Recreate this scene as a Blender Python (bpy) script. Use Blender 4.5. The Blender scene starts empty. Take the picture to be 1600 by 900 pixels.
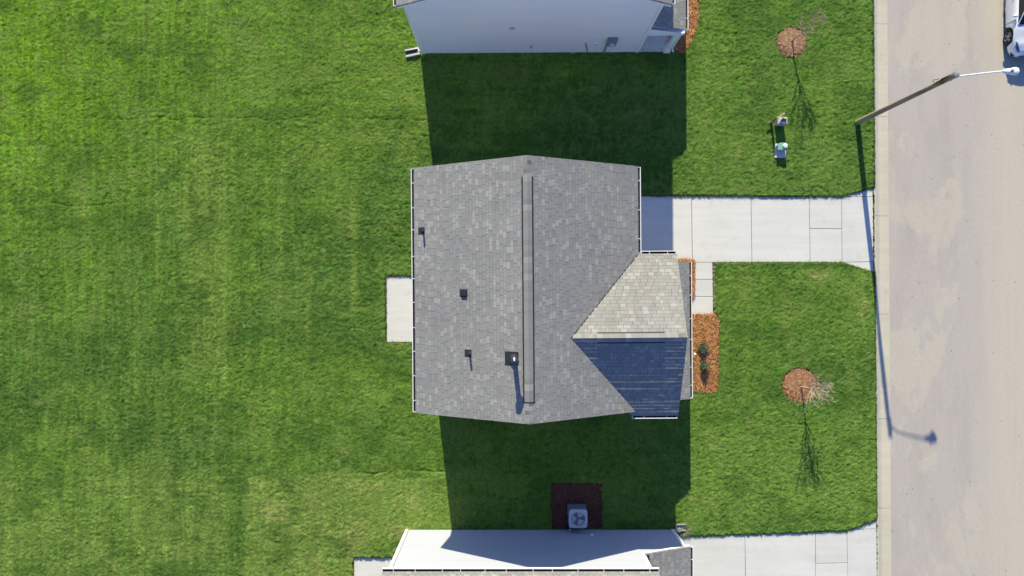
import bpy, bmesh, math, random
import numpy as np
from mathutils import Vector, Matrix
R = math.radians
scene = bpy.context.scene
COL = scene.collection
random.seed(7)

# ------------------------------------------------------------------ camera, sky, sun, exposure
H = 33.0            # flying height above the ground, metres
S = 34.0            # ground pixels (of the 1600 px photo) per metre
cam_d = bpy.data.cameras.new('camera'); cam = bpy.data.objects.new('camera', cam_d); COL.objects.link(cam)
cam.location = (0, 0, H); cam.rotation_euler = (0, 0, 0)
cam_d.sensor_width = 36; cam_d.lens = H * S / 1600 * 36; cam_d.clip_end = 2000
scene.camera = cam
world = bpy.data.worlds.new('World'); scene.world = world; world.use_nodes = True
wn = world.node_tree.nodes; wl = world.node_tree.links
bg = wn['Background']; sky = wn.new('ShaderNodeTexSky'); sky.sky_type = 'NISHITA'; sky.sun_disc = False
to_sun = Vector((-.213, 1.905, 1)).normalized()
SUN_EL = math.asin(to_sun.z); SUN_ROT = math.atan2(to_sun.x, to_sun.y)
sky.sun_elevation = SUN_EL; sky.sun_rotation = SUN_ROT; sky.ozone_density = 8.0; sky.air_density = 1.0; sky.dust_density = 0.3
wb = wn.new('ShaderNodeMix'); wb.data_type = 'RGBA'; wb.blend_type = 'MULTIPLY'; wb.inputs[0].default_value = 1; wb.inputs[7].default_value = (1.14, .98, 1.10, 1)
wl.new(sky.outputs[0], wb.inputs[6]); wl.new(wb.outputs[2], bg.inputs[0]); bg.inputs[1].default_value = 0.113
sun_d = bpy.data.lights.new('sun', 'SUN'); sun_d.energy = 4.8; sun_d.angle = R(0.53); sun_d.color = (1, .915, .65)
sun = bpy.data.objects.new('sun', sun_d); COL.objects.link(sun); sun.location = (-10, 60, 40)
sun.rotation_euler = to_sun.to_track_quat('Z', 'Y').to_euler()
scene.view_settings.view_transform = 'Standard'; scene.view_settings.look = 'None'
scene.view_settings.exposure = 0.62; scene.view_settings.gamma = 1
scene.view_settings.use_curve_mapping = False

# ------------------------------------------------------------------ helpers
def W(X, Y, z=0.0):
    "photo pixel + height -> world point"
    k = (H - z) / H / S
    return Vector(((X - 800) * k, (450 - Y) * k, z))

def tag(o, label=None, cat=None, group=None, kind=None):
    if label: o['label'] = label
    if cat: o['category'] = cat
    if group: o['group'] = group
    if kind: o['kind'] = kind
    return o

def empty(name, loc=(0, 0, 0), rz=0.0):
    o = bpy.data.objects.new(name, None); COL.objects.link(o); o.empty_display_size = .3
    o.location = loc; o.rotation_euler = (0, 0, rz); return o

class MB:
    def __init__(s): s.v = []; s.f = []; s.uv = []
    def face(s, pts, uv=None):
        i = len(s.v); s.v += [tuple(p) for p in pts]; s.f.append(tuple(range(i, i + len(pts))))
        s.uv.append(uv if uv else [(p[0], p[1]) for p in pts]); return s
    def box(s, x0, y0, z0, x1, y1, z1, rz=0, c=None):
        P = [Vector((x, y, z)) for z in (z0, z1) for y in (y0, y1) for x in (x0, x1)]
        if rz:
            c = Vector(c) if c else Vector(((x0+x1)/2, (y0+y1)/2, 0)); M = Matrix.Rotation(rz, 3, 'Z')
            P = [M @ (p - c) + c for p in P]
        for q in ((0,2,3,1),(4,5,7,6),(0,1,5,4),(1,3,7,5),(3,2,6,7),(2,0,4,6)): s.face([P[k] for k in q])
        return s
    def prism(s, poly, z0, z1):
        n = len(poly)
        a = sum(poly[i][0]*poly[(i+1)%n][1]-poly[(i+1)%n][0]*poly[i][1] for i in range(n))
        if a < 0: poly = poly[::-1]
        s.face([(p[0], p[1], z1) for p in poly]); s.face([(p[0], p[1], z0) for p in poly[::-1]])
        for i in range(n):
            a, b = poly[i], poly[(i+1) % n]
            s.face([(a[0],a[1],z0),(b[0],b[1],z0),(b[0],b[1],z1),(a[0],a[1],z1)])
        return s
    def slab(s, top, th, uvax=None):
        "top polygon (ccw from above) pushed straight down by th; uvax='x' or 'y' = course direction"
        n = len(top); top = [Vector(p) for p in top]
        nrm = (top[1]-top[0]).cross(top[2]-top[0]).normalized()
        if nrm.z < 0: top = top[::-1]; nrm = -nrm
        sc = 1 / max(nrm.z, .1)
        def U(p): return (p.y, p.x * sc) if uvax == 'y' else (p.x, p.y * sc)
        s.face(top, [U(p) for p in top]); bot = [p - Vector((0,0,th)) for p in top]
        s.face(bot[::-1])
        for i in range(n):
            j = (i+1) % n; s.face([bot[i], bot[j], top[j], top[i]], [U(bot[i]), U(bot[j]), U(top[j]), U(top[i])])
        return s
    def tube(s, p0, p1, r0, r1=None, n=10, caps=True):
        r1 = r0 if r1 is None else r1; p0 = Vector(p0); p1 = Vector(p1); d = (p1-p0)
        if d.length < 1e-6: return s
        q = d.to_track_quat('Z', 'Y'); i = len(s.v)
        for p, r in ((p0, r0), (p1, r1)):
            for k in range(n):
                a = 2*math.pi*k/n; s.v.append(tuple(p + q @ Vector((r*math.cos(a), r*math.sin(a), 0))))
        for k in range(n):
            k2 = (k+1) % n; s.f.append((i+k, i+k2, i+n+k2, i+n+k)); s.uv.append([(0,0)]*4)
        if caps:
            s.f.append(tuple(i+k for k in reversed(range(n)))); s.uv.append([(0,0)]*n)
            s.f.append(tuple(i+n+k for k in range(n))); s.uv.append([(0,0)]*n)
        return s
    def lathe(s, c, prof, n=24, axis='Z'):
        "prof = [(r, h)...] round c"
        c = Vector(c); i = len(s.v)
        Mx = {'Z': Matrix.Identity(3), 'X': Matrix.Rotation(R(90), 3, 'Y'), 'Y': Matrix.Rotation(R(-90), 3, 'X')}[axis]
        for r, h in prof:
            for k in range(n):
                a = 2*math.pi*k/n; s.v.append(tuple(c + Mx @ Vector((r*math.cos(a), r*math.sin(a), h))))
        for j in range(len(prof)-1):
            for k in range(n):
                k2 = (k+1) % n; s.f.append((i+j*n+k, i+j*n+k2, i+(j+1)*n+k2, i+(j+1)*n+k)); s.uv.append([(0,0)]*4)
        return s
    def build(s, name, mat, parent=None, smooth=False, bevel=0, loc=None):
        me = bpy.data.meshes.new(name); me.from_pydata(s.v, [], s.f); me.update()
        ul = me.uv_layers.new(name='UVMap')
        flat = [c for f in s.uv for u in f for c in u]
        if len(flat) == 2*len(me.loops): ul.data.foreach_set('uv', flat)
        me.materials.append(mat)
        if smooth:
            bm = bmesh.new(); bm.from_mesh(me); bmesh.ops.remove_doubles(bm, verts=bm.verts, dist=1e-5)
            bmesh.ops.recalc_face_normals(bm, faces=bm.faces)
            bm.to_mesh(me); bm.free(); me.set_sharp_from_angle(angle=R(40)); me.shade_smooth() if False else me.polygons.foreach_set('use_smooth', [True]*len(me.polygons))
        o = bpy.data.objects.new(name, me); COL.objects.link(o)
        if parent: o.parent = parent
        if loc is not None: o.location = loc
        if bevel:
            bm = bmesh.new(); bm.from_mesh(me); bmesh.ops.remove_doubles(bm, verts=bm.verts, dist=1e-5); bm.to_mesh(me); bm.free()
            b = o.modifiers.new('bevel', 'BEVEL'); b.width = bevel; b.segments = 2; b.limit_method = 'ANGLE'
        return o

# ------------------------------------------------------------------ materials
class NT:
    def __init__(s, name):
        s.m = bpy.data.materials.new(name); s.m.use_nodes = True; s.t = s.m.node_tree; s.n = s.t.nodes; s.l = s.t.links
        s.b = s.n['Principled BSDF']; s.b.inputs['Specular IOR Level'].default_value = .3
    def new(s, typ, **kw):
        x = s.n.new(typ)
        for k, v in kw.items(): setattr(x, k, v)
        return x
    def link(s, a, b): s.l.new(a, b)
    def val(s, inp, v):
        if hasattr(v, 'links') or isinstance(v, bpy.types.NodeSocket): s.link(v, inp)
        else: inp.default_value = v
    def math(s, op, a, b=0.0, c=None, clamp=False):
        x = s.new('ShaderNodeMath', operation=op, use_clamp=clamp); s.val(x.inputs[0], a); s.val(x.inputs[1], b)
        if c is not None: s.val(x.inputs[2], c)
        return x.outputs[0]
    def pos(s): return s.new('ShaderNodeNewGeometry').outputs['Position']
    def scaled(s, vec, sc):
        x = s.new('ShaderNodeVectorMath', operation='MULTIPLY'); s.link(vec, x.inputs[0]); x.inputs[1].default_value = sc; return x.outputs[0]
    def noise(s, vec, scale, detail=3, rough=.55, dist=0):
        x = s.new('ShaderNodeTexNoise'); s.link(vec, x.inputs['Vector']); x.inputs['Scale'].default_value = scale
        x.inputs['Detail'].default_value = detail; x.inputs['Roughness'].default_value = rough; x.inputs['Distortion'].default_value = dist
        return x.outputs['Fac']
    def ramp(s, fac, stops, interp='LINEAR'):
        x = s.new('ShaderNodeValToRGB'); s.link(fac, x.inputs[0]); cr = x.color_ramp; cr.interpolation = interp
        while len(cr.elements) < len(stops): cr.elements.new(.5)
        for e, (p, c) in zip(cr.elements, stops): e.position = p; e.color = (*c, 1) if len(c) == 3 else (c[0], c[0], c[0], 1)
        return x.outputs[0]
    def mix(s, fac, a, b, mode='MIX'):
        x = s.new('ShaderNodeMix', data_type='RGBA', blend_type=mode); s.val(x.inputs[0], fac)
        for i, v in ((6, a), (7, b)):
            if isinstance(v, tuple): x.inputs[i].default_value = (*v, 1)
            else: s.link(v, x.inputs[i])
        return x.outputs[2]
    def color(s, c):
        if isinstance(c, tuple): s.b.inputs['Base Color'].default_value = (*c, 1)
        else: s.link(c, s.b.inputs['Base Color'])
    def bump(s, h, dist, strength=1.0, prev=None):
        x = s.new('ShaderNodeBump'); s.link(h, x.inputs['Height']); x.inputs['Distance'].default_value = dist; x.inputs['Strength'].default_value = strength
        if prev: s.link(prev, x.inputs['Normal'])
        s.link(x.outputs[0], s.b.inputs['Normal']); return x.outputs[0]
    def rough(s, r): s.val(s.b.inputs['Roughness'], r)

def plain(name, c, rough=.6, metal=0, var=.12, scale=6, spec=.3):
    t = NT(name); p = t.pos(); n = t.noise(p, scale, 4)
    lo = tuple(x*(1-var) for x in c); hi = tuple(min(1, x*(1+var)) for x in c)
    t.color(t.ramp(n, [(.3, lo), (.7, hi)])); t.rough(rough); t.b.inputs['Metallic'].default_value = metal
    t.b.inputs['Specular IOR Level'].default_value = spec
    return t.m

def shingle_mat(name, c_dark, c_mid, c_light, c_warm):
    t = NT(name); uv = t.new('ShaderNodeUVMap', uv_map='UVMap').outputs[0]
    sp = t.new('ShaderNodeSeparateXYZ'); t.link(uv, sp.inputs[0]); u, v = sp.outputs[0], sp.outputs[1]
    wob = t.noise(uv, 1.3, 2); v2 = t.math('ADD', v, t.math('MULTIPLY', t.math('SUBTRACT', wob, .5), .02))
    vr = t.math('DIVIDE', v2, .143); row = t.math('FLOOR', vr); vf = t.math('FRACT', vr)
    def wn(a, b):
        cb = t.new('ShaderNodeCombineXYZ'); t.val(cb.inputs[0], a); t.val(cb.inputs[1], b)
        w = t.new('ShaderNodeTexWhiteNoise', noise_dimensions='2D'); t.link(cb.outputs[0], w.inputs[0]); return w.outputs['Value']
    rr = wn(row, 3.7)
    uA = t.math('ADD', t.math('DIVIDE', u, .26), t.math('MULTIPLY', rr, 13.0)); iA = t.math('FLOOR', uA); fA = t.math('FRACT', uA)
    uB = t.math('ADD', t.math('DIVIDE', u, .19), t.math('MULTIPLY', rr, 29.0)); iB = t.math('FLOOR', uB); fB = t.math('FRACT', uB)
    a = wn(iA, row); b = wn(iB, t.math('ADD', row, 91.3))
    tone = t.math('ADD', t.math('MULTIPLY', a, .62), t.math('MULTIPLY', b, .38))
    colr = t.ramp(tone, [(.0, c_dark), (.45, c_mid), (.68, c_mid), (.80, c_light), (1, c_light)])
    warm = t.math('GREATER_THAN', wn(iA, t.math('ADD', row, 47.0)), .93)
    colr = t.mix(t.math('MULTIPLY', warm, .45), colr, c_warm)
    # tab-end dash: the step's shadow painted into the colour, raised tabs only
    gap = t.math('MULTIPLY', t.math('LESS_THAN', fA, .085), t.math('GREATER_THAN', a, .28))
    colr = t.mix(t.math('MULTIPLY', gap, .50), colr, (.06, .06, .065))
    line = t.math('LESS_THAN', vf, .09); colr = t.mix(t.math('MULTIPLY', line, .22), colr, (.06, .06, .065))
    gr = t.noise(uv, 60, 3, .7); colr = t.mix(.35, colr, t.ramp(gr, [(.25, (.55,)), (.75, (1.0,))]), 'MULTIPLY')
    big = t.noise(uv, .55, 3, .6); colr = t.mix(.6, colr, t.ramp(big, [(.3, (.80, .80, .82)), (.7, (1.0, 1.0, .98))]), 'MULTIPLY')
    t.color(colr); t.rough(.95); t.b.inputs['Specular IOR Level'].default_value = .15
    hgt = t.math('ADD', t.math('MULTIPLY', a, .5), t.math('ADD', t.math('MULTIPLY', t.math('SUBTRACT', 1.0, vf), .8), t.math('MULTIPLY', gr, .25)))
    t.bump(hgt, .010, .8)
    return t.m

M = {}
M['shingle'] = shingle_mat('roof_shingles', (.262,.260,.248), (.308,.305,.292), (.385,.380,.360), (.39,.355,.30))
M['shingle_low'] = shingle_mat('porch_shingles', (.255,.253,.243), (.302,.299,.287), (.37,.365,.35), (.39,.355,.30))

def siding(name, c, course=.115):
    t = NT(name); p = t.pos(); sp = t.new('ShaderNodeSeparateXYZ'); t.link(p, sp.inputs[0])
    f = t.math('FRACT', t.math('DIVIDE', sp.outputs[2], course))
    n = t.noise(t.scaled(p, (.35, .35, 2.0)), 1.0, 3)
    base = t.ramp(n, [(.3, tuple(x*.96 for x in c)), (.7, c)])
    t.color(t.mix(t.math('MULTIPLY', t.math('LESS_THAN', f, .14), .42), base, tuple(x*.45 for x in c)))
    t.rough(.55); t.bump(t.math('SUBTRACT', 1.0, f), .012, 1.0); return t.m
M['siding_white'] = siding('white_vinyl_siding', (.455, .475, .56), .13)
M['siding_grey'] = siding('pale_grey_siding', (.90, .87, .89), .19)
M['siding_tan'] = siding('centre_siding', (.55, .56, .58), .13)
M['trim'] = plain('white_trim', (.84, .84, .84), .45, var=.03)
M['gutter'] = plain('white_gutter_metal', (.80, .80, .80), .4, var=.04)
M['trough_shade'] = plain('gutter_shade_black', (.018, .018, .020), .9)  # near-black standing for the shade inside the gutters
M['black'] = plain('black_plastic', (.025, .026, .030), .5)
M['flash'] = plain('dark_flashing', (.028, .030, .036), .55)
M['galv'] = plain('galvanised_metal', (.55, .57, .60), .35, metal=.7)
M['greybox'] = plain('grey_enamel', (.22, .24, .26), .5)
M['glass'] = plain('window_glass', (.03, .035, .045), .08, spec=.6)
M['door'] = plain('door_paint', (.10, .12, .16), .5)
M['garage'] = plain('garage_door_paint', (.78, .78, .78), .5, var=.03)
M['wood'] = None; M['blade_metal'] = plain('fan_blade_metal', (.60, .63, .68), .5, var=.03)

def concrete(name, c, stain, streak=1.0, bstr=.25):
    t = NT(name); p = t.pos()
    n1 = t.noise(p, .5, 5, .6); n2 = t.noise(p, 9, 5, .7); n3 = t.noise(p, 70, 3, .7)
    colr = t.ramp(n1, [(.35, tuple(x*.95 for x in c)), (.65, c)])
    isl = t.new('ShaderNodeNewGeometry').outputs['Random Per Island']; colr = t.mix(1.0, colr, t.ramp(isl, [(0, (.955,.955,.95)), (1, (1.0,1.0,1.0))]), 'MULTIPLY')
    tm = t.noise(t.scaled(p, (.25, 2.6, 1)), 1.1, 4, .6); colr = t.mix(.8, colr, t.ramp(tm, [(.42, (.93,.93,.925)), (.60, (1.0,1.0,1.0))]), 'MULTIPLY')
    wt = t.noise(p, 1.7, 6, .7, .5); colr = t.mix(.8, colr, t.ramp(wt, [(.30, (.90,.90,.89)), (.45, (1.0,1.0,1.0))]), 'MULTIPLY')
    colr = t.mix(.5, colr, t.ramp(n2, [(.3, (.90,.90,.89)), (.7, (1.0,1.0,1.0))]), 'MULTIPLY')
    colr = t.mix(.6, colr, t.ramp(n3, [(.25, (.86,.86,.86)), (.75, (1.0,1.0,1.0))]), 'MULTIPLY')
    broom = t.noise(t.scaled(p, (3, 60, 1)), 1.0, 2); colr = t.mix(.35*streak, colr, t.ramp(broom, [(.3, (.93,.93,.93)), (.7, (1,1,1))]), 'MULTIPLY')
    st = t.noise(t.scaled(p, (1.2, 2.0, 1)), .8, 5, .65); stm = t.ramp(st, [(.60, (0,)), (.74, (1,))])
    colr = t.mix(t.math('MULTIPLY', stm, .45), colr, stain)
    t.color(colr); t.rough(.9); t.b.inputs['Specular IOR Level'].default_value = .2
    t.bump(t.math('ADD', t.math('MULTIPLY', n2, .5), n3), .004, bstr); return t.m
M['conc'] = concrete('pale_concrete', (.72, .715, .68), (.62, .56, .44))
M['kerbc'] = concrete('kerb_concrete', (.62, .575, .465), (.52, .46, .33), .3)
M['joint'] = plain('joint_dirt', (.16, .15, .13), .95)

def road_mat():
    t = NT('worn_road'); p = t.pos()
    sp = t.new('ShaderNodeSeparateXYZ'); t.link(p, sp.inputs[0])
    base = t.ramp(t.noise(t.scaled(p, (1.2, .25, 1)), .9, 5, .62), [(.3, (.43, .390, .352)), (.55, (.475, .430, .390)), (.75, (.44, .415, .39))])
    sand = t.ramp(t.noise(t.scaled(p, (.85, .5, 1)), .42, 6, .66, .4), [(.52, (0,)), (.57, (1,))])
    edge = t.new('ShaderNodeMapRange'); t.link(sp.outputs[0], edge.inputs[0]); edge.inputs[1].default_value = 20.9; edge.inputs[2].default_value = 22.6
    wheel = t.noise(t.scaled(p, (5.0, .10, 1)), 1.0, 4, .6)
    e2 = t.math('MULTIPLY', edge.outputs[0], t.math('ADD', .35, wheel), clamp=True)
    m = t.math('MAXIMUM', t.math('MULTIPLY', sand, .60), t.math('MULTIPLY', e2, .9), clamp=True)
    colr = t.mix(m, base, (.54, .495, .40))
    grain = t.noise(p, 22, 5, .8); colr = t.mix(.7, colr, t.ramp(grain, [(.25, (.70,.70,.70)), (.75, (1.12,1.12,1.12))]), 'MULTIPLY')
    vor = t.new('ShaderNodeTexVoronoi'); t.link(p, vor.inputs['Vector']); vor.inputs['Scale'].default_value = 5.5
    wn_ = t.new('ShaderNodeTexWhiteNoise', noise_dimensions='3D'); t.link(vor.outputs['Color'], wn_.inputs[0])
    spk = t.math('MULTIPLY', t.math('LESS_THAN', vor.outputs['Distance'], .13), t.math('GREATER_THAN', wn_.outputs['Value'], .70))
    colr = t.mix(t.math('MULTIPLY', spk, .55), colr, (.68, .66, .62))
    dark = t.math('MULTIPLY', t.math('LESS_THAN', vor.outputs['Distance'], .16), t.math('LESS_THAN', wn_.outputs['Value'], .035))
    colr = t.mix(t.math('MULTIPLY', dark, .7), colr, (.10, .09, .08))
    scuff = t.ramp(t.noise(t.scaled(p, (2.2, .22, 1)), 2.0, 4, .7), [(.62, (0,)), (.78, (1,))])
    colr = t.mix(t.math('MULTIPLY', scuff, .25), colr, (.56, .53, .48))
    fine = t.noise(t.scaled(p, (14, 1.2, 1)), 1.0, 3); colr = t.mix(.35, colr, t.ramp(fine, [(.3, (.93,.93,.93)), (.7, (1,1,1))]), 'MULTIPLY')
    t.color(colr); t.rough(.92); t.bump(grain, .006, .5); return t.m
M['road'] = road_mat()

def lawn_mat():
    t = NT('lawn_grass'); p = t.pos()
    at = t.new('ShaderNodeAttribute', attribute_name='tint').outputs['Color']
    n1 = t.noise(t.scaled(p, (1, 1, 2)), 17, 4, .75, .6); n2 = t.noise(p, 48, 3, .75)
    colr = t.mix(1.0, at, t.ramp(n1, [(.25, (.45,.50,.42)), (.5, (.92,.94,.90)), (.75, (1.55,1.42,1.5))]), 'MULTIPLY')
    colr = t.mix(.75, colr, t.ramp(n2, [(.25, (.65,.68,.65)), (.75, (1.3,1.25,1.2))]), 'MULTIPLY')
    t.color(colr); t.rough(.85); t.b.inputs['Specular IOR Level'].default_value = .08
    t.bump(t.math('ADD', n1, t.math('MULTIPLY', n2, .6)), .05, .75); return t.m
M['lawn'] = lawn_mat()
M['far_grass'] = plain('far_grass', (.055, .105, .02), .95, var=.3, scale=1.5)
M['soil'] = plain('soil', (.12, .085, .06), .95, var=.3, scale=8)

def straw_mat(name, stops, floor=False):
    t = NT(name)
    g = t.new('ShaderNodeNewGeometry')
    f = g.outputs['Random Per Island'] if not floor else t.noise(g.outputs['Position'], 30, 4, .7)
    c = t.ramp(f, stops)
    n = t.noise(g.outputs['Position'], 2.2, 3); c = t.mix(.6, c, t.ramp(n, [(.3, (.72,.70,.68)), (.7, (1.1,1.08,1.05))]), 'MULTIPLY')
    t.color(c); t.rough(.85); return t.m
OR = [(0, (.18,.065,.025)), (.3, (.46,.19,.060)), (.65, (.64,.30,.105)), (.9, (.74,.43,.20)), (1, (.74,.54,.34))]
BR = [(0, (.18,.09,.045)), (.35, (.39,.22,.12)), (.7, (.54,.33,.19)), (1, (.66,.47,.29))]
B2 = [(0, (.19,.08,.035)), (.35, (.42,.205,.09)), (.7, (.60,.32,.15)), (1, (.68,.47,.30))]
DK = [(0, (.07,.030,.022)), (.5, (.15,.062,.042)), (1, (.22,.10,.065))]
M['straw_or'] = straw_mat('pine_straw_orange', OR); M['straw_br'] = straw_mat('pine_straw_brown', BR); M['straw_or2'] = straw_mat('pine_straw_russet', B2); M['straw_dk'] = straw_mat('bark_mulch_dark', DK)
M['base_or'] = straw_mat('straw_base_orange', [(.2, (.16,.065,.03)), (.8, (.42,.20,.085))], True)
M['base_br'] = straw_mat('straw_base_brown', [(.2, (.12,.065,.045)), (.8, (.30,.18,.12))], True)
M['base_dk'] = straw_mat('mulch_base_dark', [(.2, (.05,.024,.018)), (.8, (.13,.055,.038))], True)
def leaf(name, stops):
    t = NT(name); g = t.new('ShaderNodeNewGeometry'); t.color(t.ramp(g.outputs['Random Per Island'], stops)); t.rough(.6); return t.m
M['leaf'] = leaf('shrub_leaf', [(0, (.03,.06,.02)), (.5, (.07,.11,.045)), (1, (.16,.20,.10))])
M['blade'] = leaf('ornamental_blade', [(0, (.09,.12,.04)), (.5, (.25,.26,.12)), (1, (.48,.45,.30))])
M['tuft'] = leaf('grass_tuft', [(0, (.035,.075,.012)), (.5, (.06,.13,.022)), (1, (.12,.19,.04))])
M['bark'] = plain('sapling_bark', (.42, .33, .22), .8, var=.2, scale=20)
M['bark2'] = plain('sapling_bark_pale', (.50, .39, .31), .8, var=.2, scale=20)
def wood_mat():
    t = NT('pole_wood'); p = t.pos()
    n = t.noise(t.scaled(p, (14, 14, .8)), 1.0, 5, .7)
    t.color(t.ramp(n, [(.3, (.16,.11,.07)), (.5, (.34,.26,.18)), (.75, (.54,.46,.36))])); t.rough(.85); t.bump(n, .01, .6); return t.m
M['wood'] = wood_mat()

# ------------------------------------------------------------------ ground, road, kerb, slabs
MB().face([(-400,-400,-.26),(400,-400,-.26),(400,400,-.26),(-400,400,-.26)]).build('ground', M['far_grass'])['kind'] = 'structure'

def edge_x(Xtop, Xbot):      # a line given by its pixel x at the photo's top and bottom -> world x(y)
    x0 = (Xtop-800)/S; x1 = (Xbot-800)/S; y0 = 450/S; y1 = -450/S
    return lambda y: x1 + (x0-x1)*(y-y1)/(y0-y1)
back = edge_x(1362.5, 1370.5); lip = edge_x(1388, 1394.5)
rd = MB(); ys = [-200, -40, -20, 0, 20, 40, 200]
def roadz(d):  return -.105 + .0
for a, b in zip(ys[:-1], ys[1:]):
    rd.face([(lip(a)-.02, a, -.105), (lip(a)+9.6, a, -.105), (lip(b)+9.6, b, -.105), (lip(b)-.02, b, -.105)])
tag(rd.build('road', M['road']), kind='structure')
# rolled kerb with gutter pan
kb = MB(); kj = MB(); cuts = [-200, -60, -30]
jy = [450-36, 450-337, 450-655+0, 450-795]; jy = [w/S for w in (414, 113, -205, -345)]
def kerb_strip(mb, y0, y1, f0, f1, sgn=1):
    prof = [(0.0, -.25), (0.0, 0.012), (.05, .022), (.12, .012), (.22, -.035), (.34, -.085), (.45, -.108), (.62, -.102), (1.0, -.095), (1.0, -.25)]
    pts = []
    for y in (y0, y1):
        a, b = f0(y), f1(y); pts.append([(a + (b-a)*t, y, z) for t, z in prof])
    for i in range(len(prof)-1): mb.face([pts[0][i], pts[0][i+1], pts[1][i+1], pts[1][i]][::sgn])
for y0, y1 in zip([-200, -60, -20, -13.6, jy[3], jy[2], -1.2, jy[1], 7.9, jy[0], 15, 60], [-60, -20, -13.6, jy[3], jy[2], -1.2, jy[1], 7.9, jy[0], 15, 60, 200]):
    kerb_strip(kb, y0+.006, y1-.006, back, lip)
tag(kb.build('kerb', M['kerbc']), kind='structure')
far_b = lambda y: lip(y)+10.3; far_l = lambda y: lip(y)+9.6
kb2 = MB()
for y0, y1 in zip([-200, -60, -20, -8, 4, 16, 60], [-60, -20, -8, 4, 16, 60, 200]): kerb_strip(kb2, y0+.006, y1-.006, far_b, far_l, -1)
tag(kb2.build('kerb', M['kerbc']), kind='structure')
# score marks in the kerb's back edge
for w in jy:
    pass

def gpoly(pts, z=0): return [tuple(W(x, y, z).xy) for x, y in pts]
HOLES = []     # pixel polygons where the lawn is cut away
def slabs(name, polys, z1=0.0, holes=True, z0=-.14, mat=None, gap=.017):
    mb = MB()
    for P in polys:
        q = [Vector((p[0], p[1])) for p in gpoly(P)]; c = sum(q, Vector((0, 0)))/len(q)
        q = [(p + (c-p).normalized()*gap) for p in q]
        mb.prism([tuple(p) for p in q], z0, z1)
        if holes: HOLES.append(P)
    o = mb.build(name, mat or M['conc'], bevel=.006); return tag(o, kind='structure')
slabs('driveway', [
    [(940,306),(1080.5,306),(1082,410),(940,410)], [(1080.5,306),(1173.5,306.5),(1175,410),(1082,410)],
    [(1173.5,306.5),(1264.3,307),(1266,410),(1175,410)],
    [(1264.3,307),(1315,307.5),(1315.5,357.5),(1265,357)], [(1265,357),(1315.5,357.5),(1316,410),(1266,410)],
    [(1315,307.5),(1364,307),(1365.3,409),(1316,410)], [(1315,307.5),(1363.7,293.5),(1364,307)], [(1316,410),(1365.3,409),(1365.5,425.5)]])
slabs('driveway', [
    [(1055,838.5),(1164,835),(1165,905),(1163,1050),(1055,1050)], [(1164,835),(1274,830.5),(1274.5,905),(1275,1050),(1163,1050),(1165,905)],
    [(1274,830.5),(1323.5,828.5),(1324.5,879.5),(1274.3,880.5)], [(1274.3,880.5),(1324.5,879.5),(1325,1050),(1275,1050)],
    [(1323.5,828.5),(1369.5,826),(1372,1050),(1325,1050),(1324.5,879.5)], [(1323.5,828.5),(1369.2,811.5),(1369.5,826)]])
slabs('path', [[(1084.5,409.8),(1113.5,409.8),(1113.8,436.5),(1084.7,436.5)], [(1084.7,436.5),(1113.8,436.5),(1114.2,463.3),(1085,463.3)],
    [(1075,463.3),(1114.2,463.3),(1114.6,491.5),(1075,491.5)], [(1050,463.3),(1075,463.3),(1075,491.5),(1050,491.5)]])
slabs('patio', [[(602.8,431.5),(690,431),(690,535),(603.8,535)]])
slabs('patio', [[(552.5,870.5),(640,870.5),(640,960),(552.5,960)]])
dm = MB()
for P in ([(942,308),(1362,308),(1362,408),(942,408)], [(1057,840),(1366,832),(1368,1048),(1057,1048)], [(1052,411),(1113,411),(1113,490),(1052,490)]):
    dm.prism(gpoly(P), -.2, -.03)
tag(dm.build('driveway_base', M['joint']), kind='structure')

# ------------------------------------------------------------------ lawn: a real relief of clumps, seams and mown ribs
BEDS = {'bed_walk': [(1056,405),(1072,404.5),(1085,407),(1084.5,440),(1083.5,466),(1074,466),(1072,411),(1056,411)],
        'bed_front': [(1073,491.5),(1118,491.5),(1121.5,495),(1121.5,560),(1120,607),(1116,612.5),(1073,611.5)],
        'bed_north': [(1040,-140),(1078,-140),(1086,-60),(1090,0),(1091.5,22),(1089,42),(1082,60),(1073,75),(1066,86),(1056,80),(1040,78)],
        'bed_ac': [(861.5,756),(938,755),(940,790),(940,830),(863,830)]}
RINGS = [(1236, 66.5, 22.5, .10), (1248.8, 601.5, 26.5, .10)]
def lattice(shape, seed): return np.random.RandomState(seed).rand(*shape).astype(np.float32)
def vn(x, y, sx, sy, seed):
    L = lattice((257, 257), seed); fx = (x/sx) % 256; fy = (y/sy) % 256
    ix = fx.astype(int); iy = fy.astype(int); tx = fx-ix; ty = fy-iy
    tx = tx*tx*(3-2*tx); ty = ty*ty*(3-2*ty); ix2 = (ix+1) % 256; iy2 = (iy+1) % 256
    return (L[ix, iy]*(1-tx)+L[ix2, iy]*tx)*(1-ty) + (L[ix, iy2]*(1-tx)+L[ix2, iy2]*tx)*ty
def fb(x, y, sx, sy, seed, o=3, g=.5):
    a = 0; amp = 1; tot = 0
    for k in range(o): a = a + amp*vn(x, y, sx/2**k, sy/2**k, seed+k*17); tot += amp; amp *= g
    return a/tot
def ss(a, b, x): t = np.clip((x-a)/(b-a), 0, 1); return t*t*(3-2*t)
def inpoly(X, Y, P):
    r = np.zeros(X.shape, bool); n = len(P)
    for i in range(n):
        x0, y0 = P[i]; x1, y1 = P[(i+1) % n]
        if y0 == y1: continue
        c = ((y0 > Y) != (y1 > Y)) & (X < (x1-x0)*(Y-y0)/(y1-y0)+x0); r ^= c
    return r
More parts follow.
